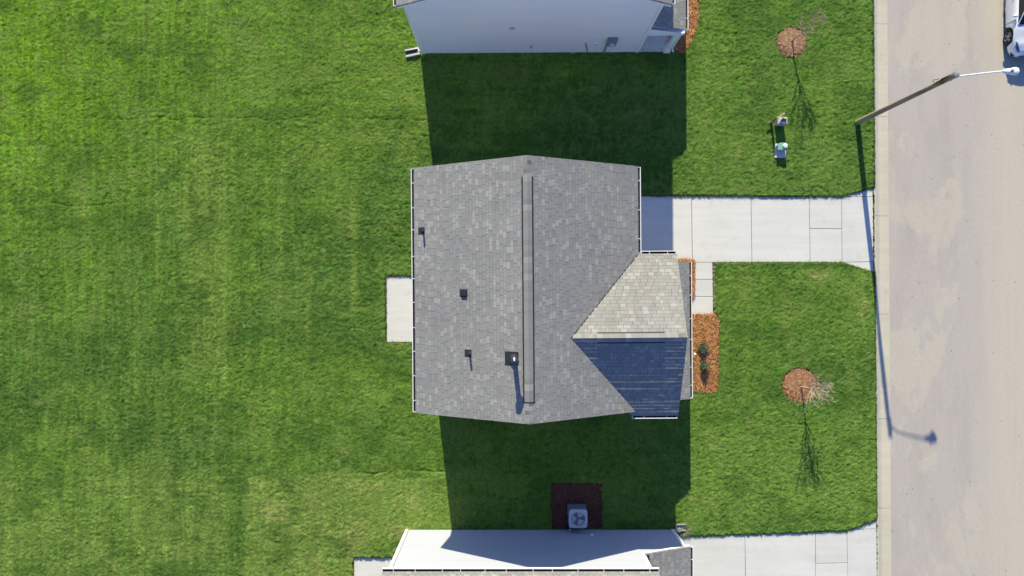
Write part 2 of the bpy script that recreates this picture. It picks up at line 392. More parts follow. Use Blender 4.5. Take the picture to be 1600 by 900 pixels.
def make_lawn():
    st = .046
    xs = np.arange(-29.0, 16.96, st, dtype=np.float32); ys_ = np.arange(-19.0, 19.0, st, dtype=np.float32)
    x, y = np.meshgrid(xs, ys_, indexing='ij'); nx, ny = x.shape
    X = 800 + S*x; Y = 450 - S*y
    wx = (fb(x, y, .5, .5, 1, 2)-.5)*.35; wy = (fb(x, y, .5, .5, 5, 2)-.5)*.35
    leftw = ss(640, 300, X)
    a = fb(x+wx, y+wy, .125, .125, 11, 2, .6); a2 = fb(x+wx*.7, y+wy, .10, .26, 13, 2, .6); a = a + (a2-a)*leftw*.8; b = fb(x-wy, y+wx, .24, .20, 31, 2, .6)
    ridg = 1-np.abs(2*a-1)                      # wormy clumps
    rib = fb(x+wx*.4, y, .42, 3.5, 41, 2, .6)
    z = (.008) + .044*ridg*(.35+1.0*vn(x, y, 2.5, 2.5, 77)) + .032*b + .035*leftw*rib + .02*(vn(x, y, 3, 3, 78)-.5)
    fine = np.random.RandomState(3).rand(nx, ny).astype(np.float32); z += .042*fine
    # sod seams
    def seam(cy, x0, x1, sd, w=.05, d=.05):
        dy = (Y-cy)/S + (vn(x, y*0, .7, 1, sd)-.5)*.18; m = np.exp(-(dy/w)**2)*ss(x0-20, x0+20, X)*ss(x1+20, x1-20, X)*ss(.25, .6, vn(x, y*0, .9, 1, sd+1)); return m*d
    z -= seam(186, 120, 670, 201, .03, .03) + seam(737, 560, 700, 203, .04) + seam(664, 1195, 1262, 205, .03) + seam(709, 1210, 1340, 207, .025, .03) + seam(320, 0, 200, 209, .05, .03)
    # ---- colour
    def C(*c): return np.array(c, np.float32)
    base = C(.102, .196, .028); dark = C(.066, .142, .028); yel = C(.128, .258, .014); dry = C(.36, .32, .14); pale = C(.178, .264, .064)
    big = fb(x, y, 5, 5, 301, 3, .55); col = base + (dark-base)*ss(.42, .68, big)[..., None]
    lf = ss(560, 0, X)*ss(620, 0, Y); col += (yel-col)*(lf*.95)[..., None]
    fr = ss(1055, 1075, X); col += (dark*1.12-col)*(fr*.50)[..., None]
    # mown / laid strips
    strip = fb(x+wx*.3, y, .40, 6.0, 311, 2, .6); col *= (1+.34*(strip-.5)*ss(760, 300, X))[..., None]
    strip2 = fb(x, y+wy*.3, 5.0, .55, 321, 2, .6); col *= (1+.28*(strip2-.5)*(.4+.6*ss(380, 480, X)))[..., None]
    rollx = lattice((200, 200), 331)[(np.floor((x+40)/.61)).astype(int) % 200, (np.floor((y+40+.4*wx)/2.6 + lattice((200, 1), 332)[(np.floor((x+40)/.61)).astype(int) % 200, 0])).astype(int) % 200]
    col *= (1+.13*(rollx-.5)*ss(420, 340, X))[..., None]
    rolly = lattice((200, 200), 341)[(np.floor((y+40)/.61)).astype(int) % 200, (np.floor((x+40)/2.2 + lattice((200, 1), 342)[(np.floor((y+40)/.61)).astype(int) % 200, 0])).astype(int) % 200]
    col *= (1+.15*(rolly-.5)*ss(350, 420, X))[..., None]
    # yellowish lane west of the patio, darker mass in the middle-left
    lane = np.exp(-((X-322)/38)**2)*ss(170, 260, Y)*ss(640, 520, Y)*fb(x+wx, y, .35, 1.8, 351, 3, .6); col += (pale-col)*np.clip(lane*.9, 0, 1)[..., None]
    darkm = np.exp(-((X-235)/90)**2-((Y-520)/190)**2)*.55; col += (dark*.92-col)*darkm[..., None]
    row = np.exp(-((Y-680)/42)**2)*ss(330, 420, X)*ss(760, 640, X)*.6; col += (dark-col)*row[..., None]
    # dry patches
    dn = fb(x+wx, y+wy, .9, .7, 361, 4, .62)
    zone = np.maximum.reduce([ss(725, 760, Y)*ss(372, 392, X)*ss(720, 650, X)*.95, .55*ss(725, 760, Y)*ss(390, 350, X), .40*ss(1060, 1100, X)*ss(700, 780, Y),
        .5*np.exp(-((X-560)/140)**2-((Y-620)/50)**2), .8*np.exp(-((X-1290)/70)**2-((Y-432)/22)**2), .7*np.exp(-((X-1345)/30)**2-((Y-470)/60)**2),
        .55*np.exp(-((X-190)/60)**2-((Y-70)/60)**2), .35*ss(420, 620, X)*ss(230, 190, Y)*ss(100, 140, Y), .45*np.exp(-((X-1290)/60)**2-((Y-230)/30)**2), .16+0*X])
    dm_ = ss(.50, .72, dn*.6+zone*.46); col += (pale-col)*(dm_*.75)[..., None]
    dm2 = ss(.66, .84, dn*.66+zone*.36); col += (dry-col)*(dm2*.75)[..., None]
    for sx_, y0_, y1_, w_, k_ in ((248, 230, 470, 5, .5), (352, 250, 600, 6, .6), (322, 240, 560, 22, .35), (300, 300, 460, 9, .4), (438, 250, 520, 5, .4), (482, 380, 560, 5, .5), (553, 280, 480, 5, .5), (214, 380, 640, 5, .4),
            (128, 290, 360, 9, .55), (291, 290, 365, 8, .65), (108, 40, 120, 10, .5), (62, 30, 190, 5, .35), (232, 20, 90, 6, .4), (168, 610, 900, 6, .35), (213, 740, 900, 7, .5), (262, 700, 900, 6, .5), (296, 740, 900, 9, .6),
            (140, 600, 720, 5, .35), (36, 240, 520, 5, .3), (75, 620, 900, 5, .3), (395, 620, 900, 4, .4), (1165, 420, 620, 8, .3), (1230, 420, 560, 7, .3), (1330, 560, 800, 9, .35), (1110, 640, 800, 10, .35), (1290, 90, 300, 12, .3), (1100, 90, 290, 8, .25), (500, 200, 262, 26, .4), (420, 620, 800, 16, .25), (640, 200, 262, 18, .3)):
        g_ = np.exp(-((X+wx*8-sx_)/w_)**2)*ss(y0_-25, y0_+25, Y)*ss(y1_+25, y1_-25, Y)*(.35+.9*vn(x, y, .25, .5, 395)); col += (pale*C(1.08, 1.05, .9)-col)*np.clip(g_*k_*1.25, 0, .85)[..., None]
    soft = ss(725, 745, Y)*ss(372, 390, X)*ss(740, 700, X); col += (pale*.95-col)*(soft*.55)[..., None]
    fl_ = ss(1060, 1080, X)*ss(560, 780, Y); col += (pale*C(.92, 1.02, .85)-col)*(fl_*.55)[..., None]; fu = ss(1060, 1080, X)*ss(190, 250, Y)*ss(320, 300, Y); col += (pale*C(.9, 1, .85)-col)*(fu*.25)[..., None]
    bl = ss(700, 760, Y)*ss(385, 345, X); col += (pale*.9-col)*(bl*.38)[..., None]
    # blade clumps: longer / drier / denser blades side by side
    col *= (.66+.68*vn(x+wx, y+wy, .095, .095, 371))[..., None]
    worm = 1-np.abs(2*fb(x+wx*1.3, y+wy*1.3, .24, .24, 373, 2, .6)-1); col += (pale*.95-col)*(ss(.68, .98, worm)*.50)[..., None]
    thin = fb(x+wx*.25, y, .10, 1.5, 375, 2, .65); col *= (1+(.65*(thin-.5))*(.30+.70*leftw))[..., None]
    lines = 1-np.abs(2*vn(x+wx*.3, y, .75, 9.0, 377)-1); col += (pale-col)*(ss(.90, 1, lines)*ss(.35, .7, vn(x, y, .6, 1.6, 378))*.5*(.35+.65*leftw))[..., None]
    hl_ = fb(x, y+wy*.4, 2.2, .16, 379, 2, .6); col *= (1+.42*(hl_-.5)*ss(.45, .6, vn(x, y, 3.5, 2.2, 380)))[..., None]
    mott = fb(x+wx, y+wy, 1.3, 1.0, 391, 3, .6); col += (pale*.9-col)*(ss(.52, .80, mott)*.48)[..., None]; col += (dark*.85-col)*(ss(.48, .22, mott)*.60)[..., None]
    tan_ = fb(x+wx, y+wy, .45, .40, 393, 3, .6); col += (dry-col)*(ss(.70, .90, tan_)*.25)[..., None]
    col *= C(1.06, 1.10, .98)
    soil = C(.10, .075, .05)
    # ---- cut-outs with a ragged edge
    jx = X + (vn(x, y, .07, .07, 381)-.5)*2.6; jyy = Y + (vn(x, y, .07, .07, 383)-.5)*2.6
    hole = np.zeros(x.shape, bool)
    for P in HOLES: hole |= inpoly(jx, jyy, P)
    for P in ([(664,-200),(1036,-200),(1036,76),(664,76)], [(640,834),(1050,834),(1050,1100),(640,1100)], [(690,300),(940,300),(940,600),(690,600)]): hole |= inpoly(X, Y, P)
    kbx = 1362.5+8*Y/900; hole |= (jx > kbx+.3)
    for P in BEDS.values(): hole |= inpoly(jx, jyy, P)
    for cx, cy, r, _ in RINGS:
        d = np.hypot(jx-cx, jyy-cy); hole |= d < r; rim = (d >= r)*(d < r+3.0); col += (C(.12,.135,.05)-col)*(rim*.5)[..., None]
    walk = (jx > 1113)*(jx < 1116.4)*(Y > 410)*(Y < 493); col[walk > 0] = C(.30, .27, .19); z = np.where(walk > 0, .0, z)
    col[hole] = soil; z = np.where(hole, -.17, z)
    edge = np.zeros(x.shape, bool); edge[0] = edge[-1] = True; edge[:, 0] = edge[:, -1] = True; z = np.where(edge, -.3, z)
    z = z.astype(np.float32)
    co = np.stack([x, y, z], -1).reshape(-1, 3).astype(np.float32)
    i = np.arange(nx*ny).reshape(nx, ny); q = np.stack([i[:-1, :-1], i[1:, :-1], i[1:, 1:], i[:-1, 1:]], -1).reshape(-1, 4)
    hh = hole; keep = ~(hh[:-1, :-1] & hh[1:, :-1] & hh[1:, 1:] & hh[:-1, 1:]).reshape(-1); q = q[keep]
    me = bpy.data.meshes.new('lawn'); me.vertices.add(len(co)); me.vertices.foreach_set('co', co.ravel())
    me.loops.add(q.size); me.loops.foreach_set('vertex_index', q.ravel().astype(np.int32))
    me.polygons.add(len(q)); me.polygons.foreach_set('loop_start', np.arange(0, q.size, 4, dtype=np.int32)); me.polygons.foreach_set('loop_total', np.full(len(q), 4, np.int32))
    me.polygons.foreach_set('use_smooth', np.ones(len(q), bool))
    me.update(calc_edges=True)
    ca = me.color_attributes.new('tint', 'FLOAT_COLOR', 'POINT'); rgba = np.ones((nx*ny, 4), np.float32); rgba[:, :3] = np.clip(col.reshape(-1, 3), .005, 1); ca.data.foreach_set('color', rgba.ravel())
    me.materials.append(M['lawn']); o = bpy.data.objects.new('lawn', me); COL.objects.link(o); tag(o, kind='structure')
make_lawn()

# ------------------------------------------------------------------ blade / needle scatterers
def scatter_blades(name, mat, pts_fn, n, len_rng, wid, lift, kind='stuff', parent=None, z0=0.0, zvar=.03, dome=None, lean=None, base=None):
    v = []; f = []; rnd = random.Random(n+len(name))
    for _ in range(n):
        x, y = pts_fn(rnd); a = rnd.uniform(0, 2*math.pi) if lean is None else lean + rnd.gauss(0, .6); L = rnd.uniform(*len_rng); w = wid*rnd.uniform(.7, 1.3)
        x -= math.cos(a)*L*.5; y -= math.sin(a)*L*.5; zz = z0 + rnd.uniform(0, zvar) + (dome(x, y) if dome else 0); ca, sa = math.cos(a), math.sin(a); up = rnd.uniform(*lift)*L
        bend = rnd.uniform(-.25, .25)*L; i = len(v)
        for t, ww, h in ((0, w*.7, 0), (.5, w, up*.65), (1, w*.25, up)):
            px = x + ca*L*t - sa*bend*t*t; py = y + sa*L*t + ca*bend*t*t
            v += [(px - sa*ww/2, py + ca*ww/2, zz+h), (px + sa*ww/2, py - ca*ww/2, zz+h)]
        f += [(i, i+1, i+3, i+2), (i+2, i+3, i+5, i+4)]
    me = bpy.data.meshes.new(name); me.from_pydata(v, [], f); me.materials.append(mat)
    if base:
        me.materials.append(base[0]); bm = bmesh.new(); bm.from_mesh(me)
        for tri in base[1]:
            fc = bm.faces.new([bm.verts.new(p) for p in tri]); fc.material_index = 1
        bm.to_mesh(me); bm.free()
    o = bpy.data.objects.new(name, me); COL.objects.link(o)
    if parent: o.parent = parent
    if kind: o['kind'] = kind
    return o
def poly_sampler(P):
    Q = gpoly(P); xs = [p[0] for p in Q]; ys = [p[1] for p in Q]
    def fn(r):
        while True:
            x = r.uniform(min(xs), max(xs)); y = r.uniform(min(ys), max(ys)); c = False
            for i in range(len(Q)):
                x0, y0 = Q[i]; x1, y1 = Q[(i+1) % len(Q)]
                if (y0 > y) != (y1 > y) and x < (x1-x0)*(y-y0)/(y1-y0)+x0: c = not c
            if c: return x, y
    return fn
def lumpy_base(P, z, step=.09, amp=.05, seed=5):
    "small relief sheet filling a bed polygon"
    Q = gpoly(P); xs = [p[0] for p in Q]; ys = [p[1] for p in Q]; out = []
    def h(x, y): return z + amp*float(fb(np.array([x+50.]), np.array([y+50.]), .35, .35, seed, 2)[0])
    nx_ = int((max(xs)-min(xs))/step)+1; ny_ = int((max(ys)-min(ys))/step)+1; cache = {}
    def inside(x, y):
        c = False
        for i in range(len(Q)):
            x0, y0 = Q[i]; x1, y1 = Q[(i+1) % len(Q)]
            if (y0 > y) != (y1 > y) and x < (x1-x0)*(y-y0)/(y1-y0)+x0: c = not c
        return c
    def pt(i, j):
        if (i, j) not in cache:
            x = min(xs)+i*step; y = min(ys)+j*step; cache[(i, j)] = (x, y, h(x, y))
        return cache[(i, j)]
    for i in range(nx_):
        for j in range(ny_):
            if inside(min(xs)+(i+.5)*step, min(ys)+(j+.5)*step): out.append([pt(i, j), pt(i+1, j), pt(i+1, j+1), pt(i, j+1)])
    return out
scatter_blades('pine_straw', M['straw_or'], poly_sampler(BEDS['bed_front']), 6500, (.12, .30), .020, (0, .35), z0=.0, zvar=.07, base=(M['base_or'], lumpy_base(BEDS['bed_front'], -.04, .08, .07)))
scatter_blades('pine_straw', M['straw_or'], poly_sampler(BEDS['bed_walk']), 1500, (.10, .26), .018, (0, .35), z0=.0, zvar=.06, base=(M['base_or'], lumpy_base(BEDS['bed_walk'], -.04, .06, .06)))
scatter_blades('pine_straw', M['straw_or'], poly_sampler(BEDS['bed_north']), 7000, (.12, .30), .020, (0, .35), z0=.0, zvar=.07, base=(M['base_or'], lumpy_base(BEDS['bed_north'], -.04, .08, .07)))
scatter_blades('bark_mulch', M['straw_dk'], poly_sampler(BEDS['bed_ac']), 5000, (.05, .14), .030, (0, .3), z0=-.01, zvar=.03, base=(M['base_dk'], lumpy_base(BEDS['bed_ac'], -.03, .08, .03)))
for k, (cx, cy, r, hh) in enumerate(RINGS):
    c = W(cx, cy); rm = (r+1.0)/S
    def dome(x, y, c=c, rm=rm): d = math.hypot(x-c.x, y-c.y)/rm; return .12*max(0, 1-d**3) - (.05*max(0, 1-d*4))
    def fn(q, c=c, rm=rm):
        a = q.uniform(0, 6.283); d = rm*math.sqrt(q.random())*1.0*(1+.04*math.sin(5*a)+.03*math.sin(9*a+1)); return c.x+d*math.cos(a), c.y+d*math.sin(a)
    cells = []; nr, na = 7, 40
    for i in range(nr):
        for j in range(na):
            q = []
            for ii, jj in ((i, j), (i+1, j), (i+1, j+1), (i, j+1)):
                d = rm*ii/nr; a = 2*math.pi*jj/na; x = c.x+d*math.cos(a); y = c.y+d*math.sin(a); q.append((x, y, dome(x, y)-.015 if ii < nr else -.18))
            cells.append(q if i else [q[0], q[1], q[2]])
    scatter_blades('mulch_ring', M['straw_br'] if k == 0 else M['straw_or2'] if 'straw_or2' in M else M['straw_br'], fn, 3800, (.06, .18), .018, (0, .3), z0=-.005, zvar=.03, dome=dome, base=(M['base_br'], cells))

# ragged grass along hard edges (overhanging blades)
EDGES = [((1000,306),(1315,307),1), ((1315,307),(1363,293.5),1), ((1118,410.5),(1316,410.5),-1), ((1316,410.5),(1365,426),-1), ((1066,838),(1323,829),1), ((1323,829),(1369,812),1),
         ((603,431),(648,431),1), ((603,431),(603,535),0), ((603,535.5),(648,535.5),-1), ((553,870),(612,870),1), ((552,870),(552,905),0), ((1364,0),(1366.2,293),0), ((1366.5,426),(1369.5,811),0),
         ((1122,494),(1121,610),0), ((1078,613),(1120,613),-1), ((636,827),(1055,826),1), ((661,82),(1000,80),0)]
v = MB()
def edge_pts(rnd):
    a, b, s = rnd.choices(EDGES, weights=[math.dist(e[0], e[1]) for e in EDGES])[0]; t = rnd.random(); sp = rnd.gauss(0, .035)
    p = W(a[0]+(b[0]-a[0])*t, a[1]+(b[1]-a[1])*t); return p.x + rnd.gauss(0, .02) - .01, p.y + sp + (.02 if s == 1 else -.02 if s == -1 else 0)
scatter_blades('grass_edge', M['tuft'], edge_pts, 16000, (.05, .12), .014, (.2, .9), z0=0.0, zvar=.03)

# ------------------------------------------------------------------ houses
TH = .13
def gutter(parent, p0, p1, out, name='gutter', hang=.86, w=.105):
    "U trough from p0 to p1 (top lip height), 'out' = outward unit vector in plan"
    p0 = Vector(p0); p1 = Vector(p1); o = Vector((*out, 0)); d = (p1-p0).normalized(); t = .014; Z = Vector((0, 0, 1))
    def bar(a, b, u0, u1, z0, z1, mb):
        A = [a + o*u + Z*z for u, z in ((u0, z0), (u1, z0), (u1, z1), (u0, z1))]; B = [q + (b-a) for q in A]
        for k in range(4): mb.face([A[k], A[(k+1) % 4], B[(k+1) % 4], B[k]])
        mb.face(A[::-1]); mb.face(B)
    mb = MB(); bar(p0, p1, w-t*1.6, w+t*.4, -.10, .01, mb); bar(p0, p1, .004, w-t*1.6, -.12, -.10, mb)
    bar(p0, p0+d*t, .004, w-t*1.6, -.10, .0, mb); bar(p1-d*t, p1, .004, w-t*1.6, -.10, .0, mb)
    n = max(2, int((p1-p0).length/hang)); rr = random.Random(int(p0.x*10+p0.y))
    for k in range(n):
        q = p0 + (p1-p0)*((k+.5+rr.uniform(-.12, .12))/n); bar(q, q+d*.022, .0, w, -.012, .004, mb)
    g = mb.build(name, M['gutter'], parent)
    m2 = MB(); bar(p0+d*t, p1-d*t, .006, w-t*1.7, -.098, -.06, m2); m2.build('gutter_shade', M['trough_shade'], g)  # dark filler that paints the shade inside the trough
    return g
def window(parent, c, wdt, hgt, axis, out):
    "axis: 'x' wall runs along x (faces +-y), 'y' wall runs along y; out = +-1"
    def bx(mb, u0, u1, z0, z1, d0, d1):
        if axis == 'x': mb.box(c[0]+u0, min(c[1]+out*d0, c[1]+out*d1), c[2]+z0, c[0]+u1, max(c[1]+out*d0, c[1]+out*d1), c[2]+z1)
        else: mb.box(min(c[0]+out*d0, c[0]+out*d1), c[1]+u0, c[2]+z0, max(c[0]+out*d0, c[0]+out*d1), c[1]+u1, c[2]+z1)
    m = MB(); bx(m, -wdt/2, wdt/2, 0, hgt, -.03, .015); wdw = m.build('window', M['glass'], parent)
    f = MB(); t = .08
    bx(f, -wdt/2-t, wdt/2+t, -t, 0, -.02, .045); bx(f, -wdt/2-t, wdt/2+t, hgt, hgt+t, -.02, .045); bx(f, -wdt/2-t, -wdt/2, 0, hgt, -.02, .04); bx(f, wdt/2, wdt/2+t, 0, hgt, -.02, .04)
    bx(f, -wdt/2, wdt/2, hgt/2-.025, hgt/2+.025, -.02, .03); f.build('frame', M['trim'], wdw); return wdw
ZE = .175*H

class House:
    def __init__(s, cx, cy, rz, label):
        s.cx, s.cy = cx, cy; s.root = empty('house', (cx/S, -cy/S, 0), R(rz)); tag(s.root, label, 'house', 'two-storey houses side by side')
    def L(s, gx, gy, z=0): return Vector(((gx-s.cx)/S, -(gy-s.cy)/S, z))
def prism_y(pts, y0, y1, mb):
    "profile in x,z swept along y"
    n = len(pts); mb.face([(x, y0, z) for x, z in pts]); mb.face([(x, y1, z) for x, z in pts][::-1])
    for i in range(n):
        a, b = pts[i], pts[(i+1) % n]; mb.face([(a[0], y0, a[1]), (a[0], y1, a[1]), (b[0], y1, b[1]), (b[0], y0, b[1])])
def prism_x(pts, x0, x1, mb):
    n = len(pts); mb.face([(x0, y, z) for y, z in pts][::-1]); mb.face([(x1, y, z) for y, z in pts])
    for i in range(n):
        a, b = pts[i], pts[(i+1) % n]; mb.face([(x0, a[0], a[1]), (x0, b[0], b[1]), (x1, b[0], b[1]), (x1, a[0], a[1])])

# ---- centre house (only its roof faces the camera) -----------------------------------------
h = House(19, 3, .45, 'grey shingled house in the middle, seen roof only, with a shaded front gable'); r = h.root
zr = .249*H; ex0, ex1, rx = -125.5, 163.5, 19.0; ey0, ey1 = -156, 160
p = (zr-ZE)/((ex1-rx)/S); wx0, wx1, wy0, wy1 = -117, 151, -152, 156
a = h.L(wx0, wy1); b = h.L(wx1, wy0); zt = lambda gx: ZE + p*min(gx-ex0, ex1-gx)/S - TH - .02
mb = MB(); prism_y([(a.x, 0), (b.x, 0), (b.x, zt(wx1)), ((rx-h.cx)/S, zr-TH-.02), (a.x, zt(wx0))], a.y, b.y, mb)
bx0 = 149; bxe = 213; bw = 206; by0, by1, byr = -43, 166, 61.5; zb = ZE + 1.555
c0 = h.L(bx0, 158); c1 = h.L(bw, -36); pb = 1.555/((by1-byr)/S)
mb.build('wall', M['siding_tan'], r)
mb = MB(); prism_x([(c0.y, 0), (c1.y, 0), (c1.y, ZE+pb*7/S-TH-.03), (h.L(0, byr).y, zb-TH-.03), (c0.y, ZE+pb*8/S-TH-.03)], c0.x, c1.x, mb); mb.build('front_bay', M['siding_tan'], r)
mb = MB(); A = h.L
mb.slab([A(ex0, ey1, ZE), A(rx, ey1, zr), A(rx, ey0, zr), A(ex0, ey0, ZE)], TH, 'y')
mb.slab([A(rx, ey1, zr), A(ex1, ey1, ZE), A(ex1, ey0, ZE), A(rx, ey0, zr)], TH, 'y')
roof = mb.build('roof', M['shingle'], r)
mb = MB(); ax = 70   # runs in under the main slope
mb.slab([A(ax, byr, zb), A(bxe, byr, zb), A(bxe, by0, ZE), A(ax, by0, ZE)], TH, 'x')
mb.slab([A(ax, by1, ZE), A(bxe, by1, ZE), A(bxe, byr, zb), A(ax, byr, zb)], TH, 'x')
# the front roof's shingle courses as real overlapping steps
rr = random.Random(21)
for ye in (by0+.6, by1-.6):
    P0 = A(0, byr); P1 = A(0, ye, ZE); n = int(abs(P1.y-P0.y)/(.143*math.cos(math.atan(pb)))); sc = 1/math.cos(math.atan(pb))
    for k in range(n):
        ya = P0.y+(P1.y-P0.y)*k/n; yb = P0.y+(P1.y-P0.y)*(k+1)/n; za = zb-pb*abs(ya-P0.y); zb2 = zb-pb*abs(yb-P0.y); x = A(ax, 0).x; xe = A(bxe, 0).x; base_t = .0105+rr.uniform(-.003, .004)
        while x < xe:
            x2 = min(xe, x+rr.choice((.26, .38, .52, .9))); t_ = base_t+rr.choice((-.002, 0, 0, .003))
            T = [(x, ya, za+.002), (x2, ya, za+.002), (x2, yb, zb2+t_), (x, yb, zb2+t_)]; U = [(q[0], q[1]*sc) for q in T]
            f = T if ye < byr else T; s_ = 1 if (yb-ya) > 0 else -1
            mb.face(T[::1] if s_ > 0 else T[::-1], U[::1] if s_ > 0 else U[::-1])
            B = [T[3], T[2], (x2, yb, zb2+.001), (x, yb, zb2+.001)]; mb.face(B if s_ < 0 else B[::-1], [U[3], U[2], U[2], U[3]]); x = x2
# trim the part west of the valley so nothing hangs below the main soffit
def valley_trim(o, zline):
    me = o.data; bm = bmesh.new(); bm.from_mesh(me); bmesh.ops.remove_doubles(bm, verts=bm.verts, dist=1e-5)
    n = Vector((-p, 0, -1)).normalized(); base = A(ex1, 0, ZE-TH-.03)
    bmesh.ops.bisect_plane(bm, geom=bm.verts[:]+bm.edges[:]+bm.faces[:], plane_co=base, plane_no=n, clear_outer=False, clear_inner=False)
    dead = [f for f in bm.faces if all((v.co-base).dot(n) > -1e-4 for v in f.verts) and f.calc_center_median().x < A(ex1-1, 0).x]
    bmesh.ops.delete(bm, geom=dead, context='FACES'); bm.to_mesh(me); bm.free()
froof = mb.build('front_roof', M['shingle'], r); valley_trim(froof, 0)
# valley flashing shadow line: thin dark metal strip
def on_main(gx): return ZE + p*(ex1-gx)/S
apx = ex1 - (zb-ZE)/p*S
for sgn, ye in ((-1, by0), (1, by1)):
    q0 = A(apx, byr, zb+.012); q1 = A(ex1, ye, ZE+.012); d = (q1-q0); d.z = 0; d.normalize(); nn = Vector((-d.y, d.x, 0))*.018
    m = MB(); m.face([q0-nn, q0+nn, q1+nn, q1-nn]); 
    if sgn == -1: m.slab([q0-nn, q0+nn, q1+nn, q1-nn], .03); m.build('valley_flashing', M['flash'], r)
# ridge caps and ridge vents
def ridge_caps(parent, p0, p1, slope, axis, nm='ridge_cap', w=.145, lift=.006):
    p0 = Vector(p0); p1 = Vector(p1); n = int((p1-p0).length/.145); m = MB(); s2 = Vector((1, 0, 0)) if axis == 'y' else Vector((0, 1, 0))
    for k in range(n):
        a = p0+(p1-p0)*(k/n); b = p0+(p1-p0)*((k+1)/n); l0 = lift+.010; l1 = lift+.003
        for sg in (1, -1):
            o = s2*sg*w; dz = Vector((0, 0, -slope*w)); Z0 = Vector((0, 0, l0)); Z1 = Vector((0, 0, l1))
            f = [a+Z0, b+Z1, b+Z1+o+dz, a+Z0+o+dz]
            u = (a.y if axis == 'y' else a.x)
            m.face(f if sg*(1 if axis == 'x' else -1) > 0 else f[::-1], [(k*.37+u, sg*.07+3)]*4)
            g = [a+Vector((0,0,-.02)), a+Z0, a+Z0+o+dz, a+o+dz+Vector((0,0,-.02))]; m.face(g)
    return m.build(nm, M['shingle'], parent)
ridge_caps(r, A(rx, ey0+1, zr), A(rx, ey1-1, zr), p, 'y')
ridge_caps(r, A(apx+2, byr, zb), A(bxe-1, byr, zb), pb, 'x')
def ridge_vent(parent, p0, p1, slope, axis, w=.155, th=.028):
    p0 = Vector(p0); p1 = Vector(p1); s2 = Vector((1, 0, 0)) if axis == 'y' else Vector((0, 1, 0)); d = (p1-p0).normalized()
    m = MB(); top = []; e = .050   # black vent body; its rim past the cap stands in for shadow lines
    def vee(a, b, ww, z0, z1, mm):
        for sg in (1, -1):
            o = s2*sg*ww; dz = Vector((0, 0, -slope*ww)); A0 = [a+Vector((0,0,z0)), a+Vector((0,0,z1)), a+o+dz+Vector((0,0,z1)), a+o+dz+Vector((0,0,z0))]; B0 = [q+(b-a) for q in A0]
            for k in range(4): mm.face([A0[k], A0[(k+1) % 4], B0[(k+1) % 4], B0[k]])
            mm.face(A0); mm.face(B0)
    vee(p0+d*.02, p1+d*(.045 if axis == 'y' else 0), w+e, .012, th*.6, m); body = m.build('ridge_vent', M['black'], parent)  # black overrun at the south end imitates the cap's end shadow
    c = MB(); n = int((p1-p0).length/.20)
    for k in range(n):
        a = p0+(p1-p0)*(k/n); b = p0+(p1-p0)*((k+1)/n)
        for sg in (1, -1):
            o = s2*sg*w; dz = Vector((0, 0, -slope*w)); Z0 = Vector((0, 0, th+.012)); Z1 = Vector((0, 0, th+.002)); f = [a+Z0, b+Z1, b+Z1+o+dz, a+Z0+o+dz]
            c.face(f if sg*(1 if axis == 'x' else -1) > 0 else f[::-1], [(k*.26+.1, 7.2)]*4)
            c.face([a+Vector((0,0,.02)), a+Z0, a+Z0+o+dz, a+o+dz+Vector((0,0,.02))], [(k*.26+.1, 7.2)]*4)
    c.build('vent_cap', M['shingle'], body)
ridge_vent(r, A(rx, -132, zr), A(rx, 134, zr), p, 'y')
ridge_vent(r, A(103, byr, zb), A(186, byr, zb), pb, 'x')
# rake boards
def rake(parent, pts, name='rake_board'):
    m = MB()
    for a, b in zip(pts[:-1], pts[1:]):
        a = Vector(a); b = Vector(b); d = Vector(((b-a).y, -(b-a).x, 0)).normalized()*.022; dz = Vector((0, 0, -.17)); z1 = Vector((0, 0, -.135))
        Q = [a+z1-d*2.2, b+z1-d*2.2, b+z1-d*.6, a+z1-d*.6]; 
        for q in ([Q[0], Q[1], Q[2], Q[3]], [Q[0]+dz, Q[3]+dz, Q[2]+dz, Q[1]+dz], [Q[0], Q[0]+dz, Q[1]+dz, Q[1]], [Q[3], Q[2], Q[2]+dz, Q[3]+dz], [Q[0], Q[3], Q[3]+dz, Q[0]+dz], [Q[1], Q[1]+dz, Q[2]+dz, Q[2]]): m.face(q)
    return m.build(name, M['trim'], parent)
rake(r, [A(ex1, ey0, ZE), A(rx, ey0, zr), A(ex0, ey0, ZE)]); rake(r, [A(ex0, ey1, ZE), A(rx, ey1, zr), A(ex1, ey1, ZE)]); rake(r, [A(bxe, by1, ZE), A(bxe, byr, zb), A(bxe, by0, ZE)])
gutter(r, A(ex0, ey1-1, ZE-.03), A(ex0, ey0+1, ZE-.03), (-1, 0)); gutter(r, A(ex1, ey0+1, ZE-.03), A(ex1, by0-1, ZE-.03), (1, 0))
gutter(r, A(ex1+4, by0, ZE-.03), A(bxe-1, by0, ZE-.03), (0, 1)); gutter(r, A(154, by1, ZE-.03), A(bxe-1, by1, ZE-.03), (0, -1))
